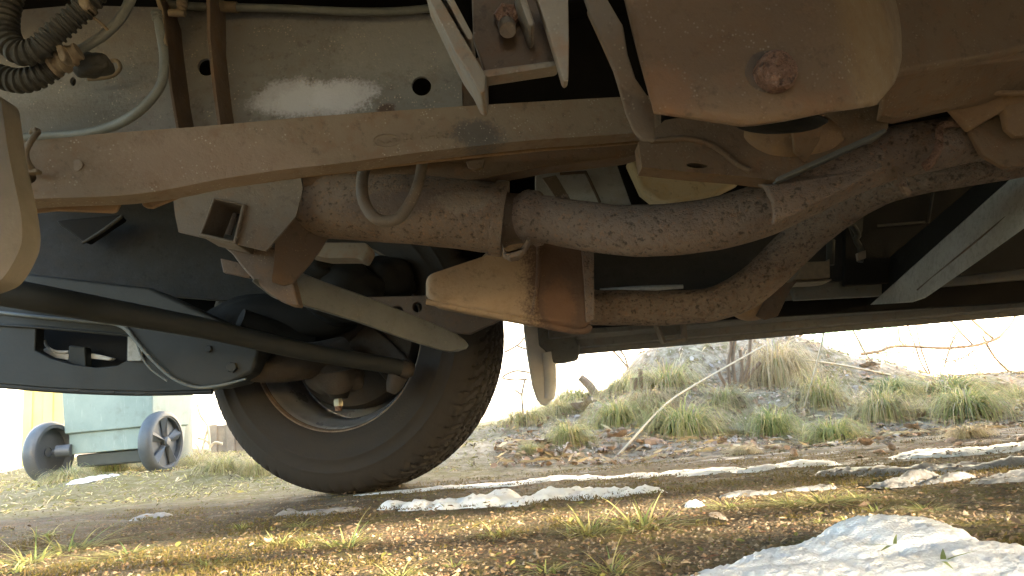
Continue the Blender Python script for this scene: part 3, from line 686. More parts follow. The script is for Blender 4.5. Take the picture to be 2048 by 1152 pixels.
plate('side_fin', [(1066, -30), (1136, -30), (1138, 90), (1137, 158), (1131, 164), (1125, 160), (1112, 115), (1092, 50)], .60, .014, M['pale'], fb, bev=.002)
disc_head('nut', 1013, 34, .645, .0125, .012, M['bolt'], fb, 6, (0, -.8, -.35))
disc_head('stud', 1014, 50, .635, .0082, .018, M['bracket'], fb, 16, (0, -.6, -.6), .001)

# ---- big mounting bracket on the right, its bolt, the cradle below
V = []; F = []                            # pressed bracket: flat face rolling back along its right edge
bx = [1308, 1400, 1492, 1575, 1655, 1705, 1745, 1768, 1786, 1797]; by = [225, 238, 252, 240, 224, 218, 212, 186, 164, 120]
us = list(np.linspace(0, .78, 14)) + list(np.linspace(.80, 1, 14)); nvv = 14
for v in np.linspace(0, 1, nvv):
    for u in us:
        xb = 1308 + 489 * u; yb = float(np.interp(xb, bx, by)); xt = 1236 + 526 * u
        x = xt + (xb - xt) * v + (14 * math.sin(math.pi * v)) * (u - .1); y = -60 + (yb + 60) * v
        w = max(0, (u - .72) / .28); V.append(at(x, y, .64 + .11 * w ** 2.2 + .004 * math.sin(u * 6) * math.sin(v * 4)))
nuu = len(us)
for j in range(nvv - 1):
    for i in range(nuu - 1): q = j * nuu + i; F.append((q, q + 1, q + nuu + 1, q + nuu))
o = link('mount_bracket', mesh('mount_bracket', V, F), M['mount'], car, angle=60); s_ = o.modifiers.new('solid', 'SOLIDIFY'); s_.thickness = .006; s_.offset = 0
plate('bracket_web', [(1330, -40), (1740, -40), (1740, 190), (1500, 228), (1330, 205)], .72, .02, M['darkbrown'], car)
disc_head('mount_bolt', 1545, 150, .638, .0185, .016, M['bolt'], car, 28, (.1, -1, -.12), .0013, .45)
disc_head('bolt_washer', 1535, 146, .6395, .0205, .004, M['brackdark'], car, 28, (0, -1, 0), .0006, .5)
plate('cradle', [(1277, 284), (1330, 240), (1420, 225), (1600, 215), (1790, 170), (1775, 258), (1700, 292), (1620, 330), (1552, 361), (1480, 352), (1380, 344), (1284, 334)], .93, .035, M['brown'], car,
      holes=[ell(1394, 331, 21, 5, 16, 4), ell(1670, 285, 24, 6, 16, -26)], bev=.008, seg=3)
blob('cradle_dish', 1575, 282, .955, (120, 62, 60), M['ochre'], car, .06, 4)
tube('cradle_bead', [(1300, 282, .928, 5), (1365, 277, .928, 6), (1412, 286, .928, 6), (1442, 302, .928, 6), (1470, 326, .928, 5), (1500, 342, .925, 6)], M['brown'], car, 14)
plate('cradle_edge', [(1555, 363), (1552, 355), (1772, 255), (1776, 262), (1700, 300)], .925, .05, M['arm'], car, bev=.003)
plate('cradle_tongue', [(1585, 243, .86), (1652, 226, .86), (1640, 280, .9), (1615, 322, .92), (1590, 300, .9)], 1, .01, M['brown'], car, bev=.004)
blob('mount_rubber', 1560, 244, .80, (90, 22, 40), M['black'], car, .1, 8)
plate('rear_beam', [(1700, -60, .80), (2550, -90, .92), (2550, -40, .92), (2120, 78, .86), (2025, 108, .84), (1900, 132, .82), (1770, 155, .80)], 1, .10, M['mount'], car, bev=.016, seg=3)
plate('beam_flange', [(1780, 148, .81), (1900, 130, .83), (2030, 104, .85), (2120, 84, .87), (2550, -32, .93), (2550, 60, .95), (2120, 150, .9), (1985, 196, .9), (1890, 216, .89), (1800, 236, .88), (1765, 230, .87)], 1, .02, M['brown'], car, bev=.006)
plate('beam_gusset', [(1890, 205, .92), (1975, 150, .90), (1988, 186, .90), (2120, 182, .90), (2120, 266, .92), (2032, 272, .92), (2014, 256, .92), (2006, 222, .92), (1940, 262, .94)], 1, .012, M['ochre'], car, bev=.004)
tube('gusset_edge', [(1980, 152, .895, 6), (1988, 176, .895, 6), (2002, 186, .895, 6), (2120, 184, .895, 6)], M['ochre'], car, 10)
plate('gusset_lower', [(1940, 258, .95), (2010, 222, .95), (2014, 256, .95), (2034, 274, .95), (2120, 268, .95), (2120, 322, .95), (2012, 335, .95), (1966, 308, .95)], 1, .012, M['brown'], car, bev=.004)
blob('shock_bush', 2030, 165, 1.0, (40, 26, 30), M['black'], car, .1, 1)

# ---- exhaust: catalyst, pipes, silencer
ex = empty('exhaust', at(1000, 440, 1.18), car)
tube('catalyst', [(560, 398, 1.22, 58), (650, 404, 1.2, 72), (720, 410, 1.19, 72), (850, 421, 1.18, 70), (985, 436, 1.18, 70), (1000, 438, 1.18, 70)], M['cat'], ex, 40, dent=.0012)
def ringplate(name, px, py, Y, ro, ri, w, mat, ax):
    P_ = at(px, py, Y); A_ = Vector(ax).normalized(); k = depth(P_) / FPX; y_ = A_; u_ = y_.orthogonal().normalized(); w_2 = y_.cross(u_)
    Mx = Matrix((u_, y_, w_2)).transposed().to_4x4(); Mx.translation = P_
    return lathe(name, [(ri * k, -w), (ro * k, -w), (ro * k * 1.01, 0), (ro * k, w), (ri * k, w), (ri * k, -w)], Mx, mat, ex, 48)
axc = at(1000, 438, 1.18) - at(850, 421, 1.18)
ringplate('catalyst_flange', 998, 437, 1.18, 76, 60, .010, M['cat'], axc)
tube('end_cone', [(1004, 438, 1.18, 62), (1014, 438, 1.178, 54), (1036, 437, 1.175, 50), (1062, 436, 1.17, 50)], M['darkbrown'], ex, 32, sub=2)
ringplate('weld_ring', 1066, 436, 1.165, 57, 44, .006, M['pipe'], (1, -.25, .1))
plate('drip_shield', [(1004, 486), (1010, 500), (1022, 505), (1036, 501), (1050, 484), (1058, 470), (1062, 480), (1050, 500), (1038, 513), (1020, 516), (1006, 508)], 1.12, .03, M['cat'], ex, bev=.003)
tube('front_pipe', [(1052, 434, 1.17, 50), (1066, 436, 1.16, 48), (1110, 442, 1.15, 48), (1180, 454, 1.13, 50), (1250, 461, 1.11, 51), (1330, 460, 1.09, 52), (1420, 449, 1.07, 53), (1510, 426, 1.05, 54), (1600, 385, 1.03, 54), (1690, 342, 1.02, 54), (1780, 308, 1.01, 53), (1900, 283, 1.0, 50), (2000, 268, 1.0, 48), (2120, 250, 1.0, 48), (2300, 222, 1.0, 48), (2550, 185, 1.0, 48)], M['pipe'], ex, 40, dent=.0015)
tube('weld_ring', [(1058, 435, 1.165, 51), (1062, 435, 1.165, 55), (1070, 436, 1.16, 55), (1076, 437, 1.16, 50)], M['pipe'], ex, 36, sub=1, dent=.001)
plate('pipe_shield', [(1508, 362, .955), (1530, 372, .94), (1545, 400, .933), (1550, 425, .933), (1546, 449, .936), (1600, 425, .93), (1690, 378, .922), (1766, 337, .92), (1772, 300, .922), (1740, 285, .935), (1640, 320, .948), (1555, 360, .955)], 1, .012, M['pipe'], ex, bev=.004)
tube('pipe_clip', [(1945, 247, .955, 7), (1900, 248, .95, 7), (1880, 256, .948, 7), (1878, 290, .945, 8), (1866, 318, .945, 9), (1852, 332, .948, 11), (1846, 336, .95, 8)], M['bolt'], ex, 12)
tube('pipe_clip', [(1782, 334, .99, 7), (1796, 344, .985, 7), (1804, 362, .985, 8), (1806, 376, .985, 9), (1820, 387, .985, 6)], M['pipe2'], ex, 12)
tube('rear_pipe', [(1150, 612, 1.46, 37), (1195, 615, 1.46, 36), (1300, 616, 1.45, 35), (1400, 612, 1.44, 34), (1455, 599, 1.43, 36), (1500, 575, 1.42, 38), (1545, 536, 1.40, 39), (1590, 491, 1.38, 39), (1640, 448, 1.34, 38), (1690, 414, 1.30, 36), (1745, 385, 1.25, 34), (1810, 363, 1.2, 32), (1900, 346, 1.14, 32), (2000, 328, 1.1, 34), (2120, 306, 1.08, 34), (2300, 275, 1.06, 34), (2550, 235, 1.05, 34)], M['pipe2'], ex, 40, dent=.0015)
plate('silencer', [(1030, 440), (1180, 440), (1186, 480), (1186, 646), (1160, 660), (1060, 640), (940, 618), (858, 602), (850, 588), (850, 550), (962, 512)], 1.38, .10, M['muffler'], ex, bev=.016, seg=4)
tube('silencer_seam', [(853, 603, 1.39, 6), (940, 620, 1.39, 7), (1060, 643, 1.39, 7), (1158, 662, 1.39, 7), (1182, 652, 1.39, 6)], M['muffler'], ex, 14)
plate('silencer_band', [(1160, 470), (1188, 470), (1188, 640), (1172, 645), (1168, 560)], 1.372, .006, M['pipe'], ex, bev=.002)
tube('silencer_rib', [(1078, 470, 1.38, 5), (1076, 560, 1.38, 5), (1066, 630, 1.38, 5)], M['muffler'], ex, 10)
tube('exhaust_hanger', [(732, 318, 1.06, 12), (724, 365, 1.05, 12), (728, 402, 1.045, 12), (746, 432, 1.04, 12), (770, 442, 1.04, 12), (797, 436, 1.04, 12), (818, 410, 1.045, 11.5), (836, 370, 1.05, 11), (846, 318, 1.06, 11)], M['bracket'], ex, 16)

# ---- drop bracket with a square tube, and the grey arm
db = empty('drop_bracket', at(470, 430, 1.12), car)
sq = [(430, 399), (484, 411), (466, 481), (404, 466)]
plate('face_plate', [(345, 385), (480, 340), (598, 340), (606, 376), (592, 432), (532, 502), (480, 490), (462, 487), (400, 474), (357, 464), (350, 430)], 1.12, .005, M['bracket'], db, holes=[sq], bev=0)
sqo = [(426, 394), (491, 408), (471, 488), (397, 470)]
plate('square_tube', sqo, 1.112, .075, M['bracket'], db, holes=[sq], bev=.002)
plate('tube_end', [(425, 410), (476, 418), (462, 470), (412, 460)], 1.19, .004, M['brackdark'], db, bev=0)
plate('upper_tab', [(560, 352), (625, 352), (670, 400), (672, 424), (640, 400), (600, 378)], 1.15, .012, M['brown'], db, bev=.003)
disc_head('tab_bolt', 628, 414, 1.16, .008, .008, M['bracket'], db, 6, (0, -.7, -.7))
sgY = plan(540, 1.135, 670, 1.22)
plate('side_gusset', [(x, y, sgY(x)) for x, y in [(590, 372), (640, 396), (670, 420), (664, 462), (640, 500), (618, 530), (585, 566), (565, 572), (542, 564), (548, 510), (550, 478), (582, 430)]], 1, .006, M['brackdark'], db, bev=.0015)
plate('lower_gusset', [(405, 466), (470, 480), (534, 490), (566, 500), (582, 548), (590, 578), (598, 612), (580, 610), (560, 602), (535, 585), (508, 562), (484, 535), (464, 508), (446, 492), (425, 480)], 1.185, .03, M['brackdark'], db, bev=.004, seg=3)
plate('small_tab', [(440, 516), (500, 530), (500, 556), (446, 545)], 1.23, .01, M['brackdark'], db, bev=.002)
armY = plan(540, 1.2, 936, 1.54)
plate('radius_arm', [(x, y, armY(x)) for x, y in [(500, 560), (545, 545), (590, 540), (640, 560), (720, 588), (800, 619), (880, 652), (912, 666), (930, 680), (936, 688), (930, 695), (915, 700), (895, 702), (875, 698), (800, 674), (700, 638), (610, 611), (540, 592)]], 1, .035, M['arm'], car, bev=.004)
plate('gearbox_foil', [(622, 484), (735, 486), (741, 498), (728, 522), (712, 516), (650, 516), (612, 508)], 1.5, .06, M['pale'], car, bev=.006)
blob('gearbox_lump', 690, 590, 1.72, (80, 66, 60), M['black'], car, .25, 11)
blob('gearbox_lump', 640, 545, 1.72, (50, 40, 60), M['black'], car, .3, 13)
blob('gearbox_lump', 770, 560, 1.78, (70, 50, 60), M['black'], car, .25, 17)
plate('spring_plate', [(720, 594), (860, 590), (1000, 640), (940, 668), (860, 660), (780, 640)], 1.66, .02, M['brackdark'], car, holes=[ell(795, 620, 11, 8, 14), ell(835, 614, 9, 10, 14)], bev=.004)

# ---- floor shields, tank corner
plate('floor_shield', [(1070, 320), (1310, 280), (1310, 430), (1070, 430)], 1.52, .01, M['silver'], car, bev=.002)
tube('shield_bead', [(1120, 348, 1.518, 3), (1165, 345, 1.518, 3), (1174, 350, 1.518, 3), (1200, 405, 1.518, 3)], M['darkbrown'], car, 8)
plate('shield_gap', [(1225, 300), (1290, 290), (1305, 420), (1270, 425)], 1.505, .01, M['gap'], car, bev=.002)  # dark plate stands in for the shaded gap beside the tank skin
plate('tank_skin', [(1255, 315), (1350, 300), (1500, 330), (1482, 362), (1430, 388), (1350, 404), (1310, 400), (1285, 380)], 1.45, .05, M['gold'], car, bev=.02, seg=4)
plate('heat_tab', [(1084, 356), (1112, 350), (1142, 400), (1120, 406)], 1.3, .004, M['bracket'], car, bev=.001)
plate('heat_tab_foot', [(1118, 388), (1136, 384), (1140, 402), (1120, 408)], 1.16, .02, M['pipe'], car, bev=.004)

# ---- right side: grey diagonal member, boxes, lines
dmY = plan(1752, 1.86, 2130, 1.14)
plate('diagonal_member', [(x, y, dmY(x)) for x, y in [(1752, 606), (1848, 600), (1960, 522), (2130, 400), (2130, 270)]], 1, .05, M['greybox'], car, bev=.006)
plate('member_side', [(x, y, dmY(x) + .02) for x, y in [(1700, 588), (1752, 606), (1940, 440), (2130, 270), (2130, 225)]], 1, .05, M['black'], car, bev=.004)
tube('member_seam', [(x, y, dmY(x) - .004, 2) for x, y in [(1835, 580), (1960, 476), (2130, 336)]], M['darkbrown'], car, 8)
plate('tank_wall', [(1690, 380), (2130, 340), (2700, 280), (2700, 475), (2130, 528), (1850, 560), (1690, 572)], 1.80, .02, M['black'], car, bev=.004)
plate('tank_front', [(1180, 440), (1690, 380), (1690, 560), (1560, 574), (1190, 592)], 1.82, .02, M['undertray'], car, bev=.004)
tube('tank_bead', [(1755, 452, 1.79, 3), (1800, 448, 1.79, 3), (1850, 444, 1.79, 3)], M['hose'], car, 8)
tube('tank_bead', [(1868, 372, 1.79, 3), (1862, 410, 1.79, 3), (1856, 446, 1.79, 3)], M['hose'], car, 8)
plate('pale_box', [(1585, 560), (1596, 548), (1600, 524), (1655, 522), (1660, 516), (1661, 556), (1640, 558)], 1.72, .05, M['clip'], car, bev=.003)
plate('pale_box_lid', [(1586, 562), (1640, 560), (1664, 557), (1664, 561), (1640, 564), (1590, 566)], 1.715, .06, M['bracket'], car, bev=.002)
tube('fuel_line', [(1706, 452, 1.7, 6), (1716, 470, 1.7, 6), (1712, 480, 1.7, 6), (1722, 500, 1.7, 6), (1720, 524, 1.7, 6)], M['hose'], car, 10)
tube('fuel_line', [(1662, 480, 1.74, 8), (1660, 530, 1.74, 8)], M['hose'], car, 10, sub=1)
plate('line_clip', [(1714, 506), (1732, 500), (1733, 516), (1716, 522)], 1.69, .01, M['bracket'], car, bev=.002)
plate('line_bracket', [(1695, 430), (1728, 420), (1726, 460), (1718, 478), (1708, 478), (1700, 455)], 1.76, .01, M['hose'], car, bev=.002)
plate('sill_shelf', [(1580, 566), (1780, 556), (1790, 590), (1590, 600)], 1.84, .02, M['sill'], car, bev=.003)
plate('hanging_tab', [(1538, 575), (1596, 560), (1582, 578), (1556, 632), (1530, 640), (1512, 632), (1530, 600)], 1.66, .006, M['darkbrown'], car, bev=.002)
blob('body_mount', 1500, 612, 1.7, (42, 30, 34), M['ochre'], car, .05, 6)
tube('sill_stringer', [(1200, 582, 1.62, 5), (1290, 577, 1.62, 6), (1366, 573, 1.62, 4)], M['greybox'], car, 8)
jb = empty('jacking_bracket', at(1342, 665, 1.9), car)
plate('bracket_plate', [(1310, 636), (1374, 632), (1371, 668), (1324, 673)], 1.915, .006, M['sill'], jb, bev=.001)
plate('bracket_side', [(1309, 640), (1315, 640), (1330, 676), (1334, 686), (1326, 683)], 1.89, .04, M['bracket'], jb, bev=.001)
plate('bracket_side', [(1364, 640), (1371, 640), (1376, 676), (1372, 682), (1366, 668)], 1.89, .04, M['bracket'], jb, bev=.001)
plate('bracket_lip', [(1326, 681), (1374, 676), (1374, 681), (1328, 686)], 1.89, .006, M['bracket'], jb, bev=.001)
# flap behind the far wheel and the sill's front end
plate('rear_flap', [(1044, 600), (1090, 600), (1100, 690), (1102, 760), (1104, 800), (1098, 809), (1085, 811), (1074, 800), (1064, 772), (1054, 712), (1047, 660)], 2.0, .05, M['flap'], car, bev=.018, seg=4)
tube('flap_bead', [(1096, 705, 2.0, 13), (1100, 740, 2.0, 13), (1101, 775, 2.0, 12), (1098, 798, 2.0, 10)], M['flap'], car, 16)
plate('sill_end', [(1074, 640), (1130, 640), (1160, 690), (1158, 718), (1130, 724), (1104, 726), (1090, 700), (1078, 690)], 1.985, .06, M['sill'], car, bev=.006)
# near flap at the left edge
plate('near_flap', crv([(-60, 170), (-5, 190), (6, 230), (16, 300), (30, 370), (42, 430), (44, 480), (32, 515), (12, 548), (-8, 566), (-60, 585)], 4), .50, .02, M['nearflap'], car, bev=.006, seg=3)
# near wheel arch lining, added out of view to block light from the left
nl = []; nf = []
for i in range(25):
    a = math.radians(10 + 160 * i / 24)
    for y in (-.27, .0): nl.append((-.42 + .47 * math.cos(a), y, .377 + .47 * math.sin(a)))
for i in range(24): nf.append((2 * i, 2 * i + 1, 2 * i + 3, 2 * i + 2))
o = link('wheel_liner', mesh('wheel_liner', nl, nf), M['black'], car, angle=60); s = o.modifiers.new('solid', 'SOLIDIFY'); s.thickness = .006
# wheel liner
lv = []; lf = []
for i in range(25):
    a = math.radians(4 + 130 * i / 24)
    for y in (1.72, 2.10): lv.append((WC.x + .47 * math.cos(a), y, WC.z + .47 * math.sin(a)))
for i in range(24): lf.append((2 * i, 2 * i + 1, 2 * i + 3, 2 * i + 2))
o = link('wheel_liner', mesh('wheel_liner', lv, lf), M['black'], car, angle=60); s = o.modifiers.new('solid', 'SOLIDIFY'); s.thickness = .006
# ------------------------------------------------------------------ snow
mt, t, b = nodes('old_snow'); M['snow'] = mt
tc = N(t, 'ShaderNodeTexCoord').outputs['Object']
n1 = noise(t, tc, 30, 5, .7); n2 = noise(t, tc, 320, 3, .6)
c = mixc(t, ramp(t, n1, .35, .7), (.80, .81, .83), (.93, .94, .95))
c = mixc(t, mul(t, ramp(t, noise(t, tc, 90, 4), .62, .72), .6), c, (.22, .18, .13))
t.links.new(c, b.inputs['Base Color']); b.inputs['Roughness'].default_value = .38; b.inputs['Specular IOR Level'].default_value = .45
b.inputs['Subsurface Weight'].default_value = .35; b.inputs['Subsurface Radius'].default_value = (.01, .011, .012); b.inputs['Subsurface Scale'].default_value = .6
vo = N(t, 'ShaderNodeTexVoronoi', Scale=420.0); t.links.new(tc, vo.inputs['Vector'])
bp = N(t, 'ShaderNodeBump', Strength=.28, Distance=.003); t.links.new(add(t, vo.outputs['Distance'], mul(t, n1, .35)), bp.inputs['Height']); t.links.new(bp.outputs[0], b.inputs['Normal'])
mt, t, b = nodes('grey_ice'); M['ice'] = mt
tc = N(t, 'ShaderNodeTexCoord').outputs['Object']
n1 = noise(t, tc, 26, 6, .7)
t.links.new(mixc(t, ramp(t, n1, .38, .66), (.20, .185, .17), (.40, .40, .405)), b.inputs['Base Color']); b.inputs['Roughness'].default_value = .4
bp = N(t, 'ShaderNodeBump', Strength=.8, Distance=.004); t.links.new(noise(t, tc, 130, 5), bp.inputs['Height']); t.links.new(bp.outputs[0], b.inputs['Normal'])

def snow(label, blobs, res=.006, mat='snow', group='snow left along the wheel track', rough=1., name='snow_patch'):
    """blobs: (px,py,rx,ry,h): a heap of rounded lumps standing where that photo pixel meets the ground"""
    B = []
    for (px, py, rx, ry, h) in blobs:
        g = gpx(px, py); B.append((g.x, g.y, rx, ry, h))
    x0 = min(q[0] - 1.6 * q[2] for q in B); x1 = max(q[0] + 1.6 * q[2] for q in B)
    y0 = min(q[1] - 1.6 * q[3] for q in B); y1 = max(q[1] + 1.6 * q[3] for q in B)
    xs = np.arange(x0, x1, res); ys = np.arange(y0, y1, res); X, Y = np.meshgrid(xs, ys); H = np.full(X.shape, -.01)
    S = np.zeros(X.shape)
    for (bx, by, rx, ry, h) in B:
        d2 = ((X - bx) / rx) ** 2 + ((Y - by) / ry) ** 2
        S = np.maximum(S, h * np.clip(1.35 - d2, -1, 1.35) ** 1 / 1.35) if False else np.maximum(S, h * (np.clip(1.0 - d2 * .8, 0, 1) ** .7 - .10))
    Z = np.zeros(X.shape)
    hm = max(q[4] for q in B)
    for i in range(X.shape[0]):
        for j in range(X.shape[1]):
            if S[i, j] > 0:
                p = Vector((X[i, j], Y[i, j], 0))
                Z[i, j] = S[i, j] + rough * (.55 * hm * mnoise.noise(Vector((p.x * 17, p.y * 40, 0))) + .22 * hm * mnoise.noise(p * 70)) + .0022 * mnoise.noise(p * 170) + .0014 * mnoise.noise(p * 420) - (.20 * hm if rough > .5 else 0)
            else: Z[i, j] = -.004
    keep = Z > -.0035
    G = gheight(X, Y); ids = -np.ones(X.shape, int); vv = []; ff = []
    for i in range(X.shape[0] - 1):
        for j in range(X.shape[1] - 1):
            if keep[i, j] or keep[i + 1, j] or keep[i, j + 1] or keep[i + 1, j + 1]:
                q = []
                for (a, c_) in ((i, j), (i, j + 1), (i + 1, j + 1), (i + 1, j)):
                    if ids[a, c_] < 0:
                        ids[a, c_] = len(vv); vv.append((X[a, c_], Y[a, c_], G[a, c_] + max(Z[a, c_], -.006) - .001))
                    q.append(int(ids[a, c_]))
                ff.append(tuple(q))
    o = link(name, mesh(name, vv, ff), M[mat], None, angle=180)
    tag(o, label, 'snow', group); return o
snow('large white granular snow patch in the bottom right corner, closest to the camera', [(1775, 1100, .055, .07, .032), (1830, 1102, .045, .065, .030), (1700, 1116, .045, .055, .021), (1625, 1126, .06, .05, .014), (1540, 1146, .06, .04, .011), (1470, 1162, .05, .03, .008), (1930, 1130, .065, .055, .018), (2010, 1145, .07, .045, .013), (1760, 1160, .2, .05, .016)], .003, rough=.13)
snow('long lumpy grey white snow ridge on the dark track right of the tyre', [(790, 1008, .03, .03, .016), (850, 1012, .045, .03, .013), (905, 1008, .05, .035, .018), (960, 1004, .05, .035, .024), (1000, 1000, .04, .03, .026), (1050, 1000, .05, .03, .014), (1105, 992, .04, .03, .021), (1140, 988, .05, .03, .018), (1200, 987, .06, .025, .012), (1260, 983, .06, .025, .013)], .005)
snow('thin flat slab of dirty ice just in front of the tyre foot', [(575, 1022, .02, .012, .008), (625, 1022, .05, .012, .007), (670, 1020, .05, .013, .009)], .004, 'ice', rough=.6)
snow('low grey snow bar touching the rear of the tyre foot', [(760, 986, .08, .022, .005), (870, 976, .10, .025, .006), (970, 969, .09, .025, .006), (1050, 963, .08, .022, .006)], .008)
snow('white snow bar below the leaf litter, right of the tyre', [(1100, 957, .07, .03, .010), (1150, 955, .06, .025, .007), (1260, 948, .06, .02, .006), (1345, 944, .07, .02, .006), (1430, 940, .07, .025, .007)], .008)
snow('narrow white snow bar under the short black stick', [(1530, 935, .06, .025, .009), (1600, 928, .07, .03, .010)], .008)
snow('bright white snow patch below the right pair of tufts', [(1860, 906, .08, .04, .011), (1920, 903, .08, .04, .011)], .008)
snow('bright white snow patch cut by the right edge of the photo', [(2005, 896, .06, .04, .011), (2050, 890, .07, .04, .013)], .008)
snow('grey icy lump with a pointed crest near the right edge', [(1800, 962, .04, .025, .010), (1835, 956, .04, .03, .019), (1880, 958, .05, .025, .010)], .006, 'ice')
snow('grey icy lump at the right edge of the track', [(2010, 958, .05, .025, .011), (2055, 954, .05, .03, .014)], .006, 'ice')
snow('smooth grey ice lens left of the pointed icy lump', [(1690, 940, .05, .025, .009), (1735, 938, .05, .025, .009)], .006, 'ice')
snow('long low grey ice bank behind the pointed icy lump', [(1850, 935, .10, .03, .008), (1960, 930, .12, .03, .009), (2050, 924, .10, .03, .012)], .008, 'ice')
snow('small grey ice flake above the mown grass heap', [(1605, 975, .03, .012, .005), (1635, 973, .025, .012, .005)], .005, 'ice')
snow('flat grey ice flake between the snow ridge and the mown grass heap', [(1480, 985, .03, .012, .005), (1520, 983, .03, .012, .004)], .005, 'ice')
snow('little white snow crumb at the near end of the snow ridge', [(1388, 1006, .013, .010, .008)], .003)
snow('small grey ice flake on the ground left of the tyre foot', [(290, 1033, .03, .015, .008), (325, 1030, .025, .015, .009)], .005, 'ice')
snow('small white snow scrap in the grass before the green bin', [(160, 962, .035, .03, .014), (180, 958, .03, .03, .012), (205, 953, .025, .02, .012)], .006, group='snow scraps by the bin')
snow('tiny white snow scrap close to the right bin wheel', [(228, 950, .025, .02, .012)], .006, group='snow scraps by the bin')

# added snow bank, unseen behind the camera; profile shaped to shade the near ground
def heap(z, x, y):
    return z
hv = []; hf = []; nu, nv = 90, 18
prof_h = [(1.15, .0), (1.32, .0), (1.45, .40), (1.6, .52), (1.72, .545), (1.9, .515), (1.98, .495), (2.12, .50), (2.25, .56), (2.4, .60), (4.2, .60), (5.0, .45), (5.4, 0)]
for i in range(nu + 1):
    x = 1.15 + 4.25 * i / nu
    env = float(np.interp(x, [q[0] for q in prof_h], [q[1] for q in prof_h]))
    for j in range(nv + 1):
        yy = -1.7 + 1.2 * j / nv; u = j / nv * 2 - 1
        p = Vector((x, yy, 0)); h = env * max(0, 1 - abs(u) ** 2.2) * (1 + .015 * mnoise.noise(p * 5) + .01 * mnoise.noise(p * 13))
        hv.append((x + .03 * mnoise.noise(p * 5), yy, h - .01))
for i in range(nu):
    for j in range(nv): q = i * (nv + 1) + j; hf.append((q, q + nv + 1, q + nv + 2, q + 1))
tag(link('shade_snow_bank', mesh('shade_snow_bank', hv, hf), M['snow'], None, angle=180), 'unseen snow bank added to shade the near ground', kind='structure')

# ------------------------------------------------------------------ grass, leaves, stems
M['blade'] = attr_mat('grass_blades', .55, .42)
M['leaf'] = None
def setcol(me, cols):                    # one colour per vertex
    a = me.color_attributes.new('Col', 'FLOAT_COLOR', 'POINT'); a.data.foreach_set('color', np.asarray(cols, np.float32).ravel())
GREEN = [(.25, .31, .11), (.32, .37, .13), (.20, .27, .10), (.39, .41, .15)]
YELL = [(.48, .44, .17), (.55, .49, .22), (.43, .38, .14)]
STRAW = [(.56, .45, .28), (.62, .53, .36), (.47, .36, .22)]
def blades(n, R, L, W_, lean, pal, droop=1.0, r2=None, segs=4, low=.004, hay=0):
    """a clump of curved blades; pal: list of (palette, share)"""
    V = []; F = []; C = []
    for k in range(n):
        a = rnd.random() * 6.283; r0 = R * math.sqrt(rnd.random()); bx, by = r0 * math.cos(a), r0 * math.sin(a)
        ao = a + rnd.gauss(0, .5); l = L * (.55 + .6 * rnd.random()); el = math.radians(max(8, rnd.gauss(lean, 16)))
        q = rnd.random(); acc = 0
        for pl, sh in pal:
            acc += sh
            if q <= acc: break
        c0 = rnd.choice(pl); f = .8 + .4 * rnd.random()
        d = Vector((math.cos(ao), math.sin(ao), 0)); side = Vector((-d.y, d.x, 0)); p = Vector((bx, by, -.004)); w = W_ * (.7 + .6 * rnd.random())
        st = l / segs; base = len(V)
        for s in range(segs + 1):
            ww = w * (1 - (s / segs) ** 1.5 * .92) / 2
            V += [p - side * ww, p + side * ww]
            tip = s / segs
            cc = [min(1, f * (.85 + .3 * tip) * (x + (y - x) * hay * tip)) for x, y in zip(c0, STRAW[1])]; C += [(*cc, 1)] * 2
            p = p + (d * math.cos(el) + Vector((0, 0, math.sin(el)))) * st
            el -= droop * (.25 + .5 * rnd.random()) * (2.2 / segs)
            if p.z < low: p.z = low; el = max(el, 0)
        for s in range(segs): F.append((base + 2 * s, base + 2 * s + 1, base + 2 * s + 3, base + 2 * s + 2))
    return V, F, C
def clump_mesh(name, *a, **k):
    V, F, C = blades(*a, **k); me = mesh(name, V, F); setcol(me, C); me.materials.append(M['blade']); return me
P1 = [(GREEN, .5), (YELL, .3), (STRAW, .2)]; P2 = [(GREEN, .25), (YELL, .35), (STRAW, .4)]; P3 = [(GREEN, .72), (YELL, .16), (STRAW, .12)]; P4 = [(STRAW, .78), (YELL, .17), (GREEN, .05)]
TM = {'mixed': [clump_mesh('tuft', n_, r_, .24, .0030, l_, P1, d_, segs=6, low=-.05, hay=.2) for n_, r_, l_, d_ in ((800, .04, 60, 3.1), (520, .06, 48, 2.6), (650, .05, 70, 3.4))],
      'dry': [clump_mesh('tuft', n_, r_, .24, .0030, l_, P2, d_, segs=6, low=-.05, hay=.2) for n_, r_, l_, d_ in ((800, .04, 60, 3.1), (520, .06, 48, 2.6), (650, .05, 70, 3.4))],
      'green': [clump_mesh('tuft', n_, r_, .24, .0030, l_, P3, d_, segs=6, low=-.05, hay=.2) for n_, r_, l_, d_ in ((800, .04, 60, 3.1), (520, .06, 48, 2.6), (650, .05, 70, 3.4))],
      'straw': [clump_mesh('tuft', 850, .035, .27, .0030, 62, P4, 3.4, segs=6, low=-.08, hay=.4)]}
def tuft(kind, px, py, wpx, hpx, label, group='grass tufts on the bank'):
    g = gpx(px, py); k = depth(g) / FPX
    o = D.objects.new('grass_tuft', rnd.choice(TM[kind])); COL.objects.link(o)
    o.location = (g.x, g.y + .02, g.z - .004); o.rotation_euler = (0, 0, rnd.random() * 6.28)
    sx_ = wpx * k / .33; o.scale = (sx_ * (.9 + .25 * rnd.random()), sx_, hpx * k / .135)
    tag(o, label, 'grass tuft', group)
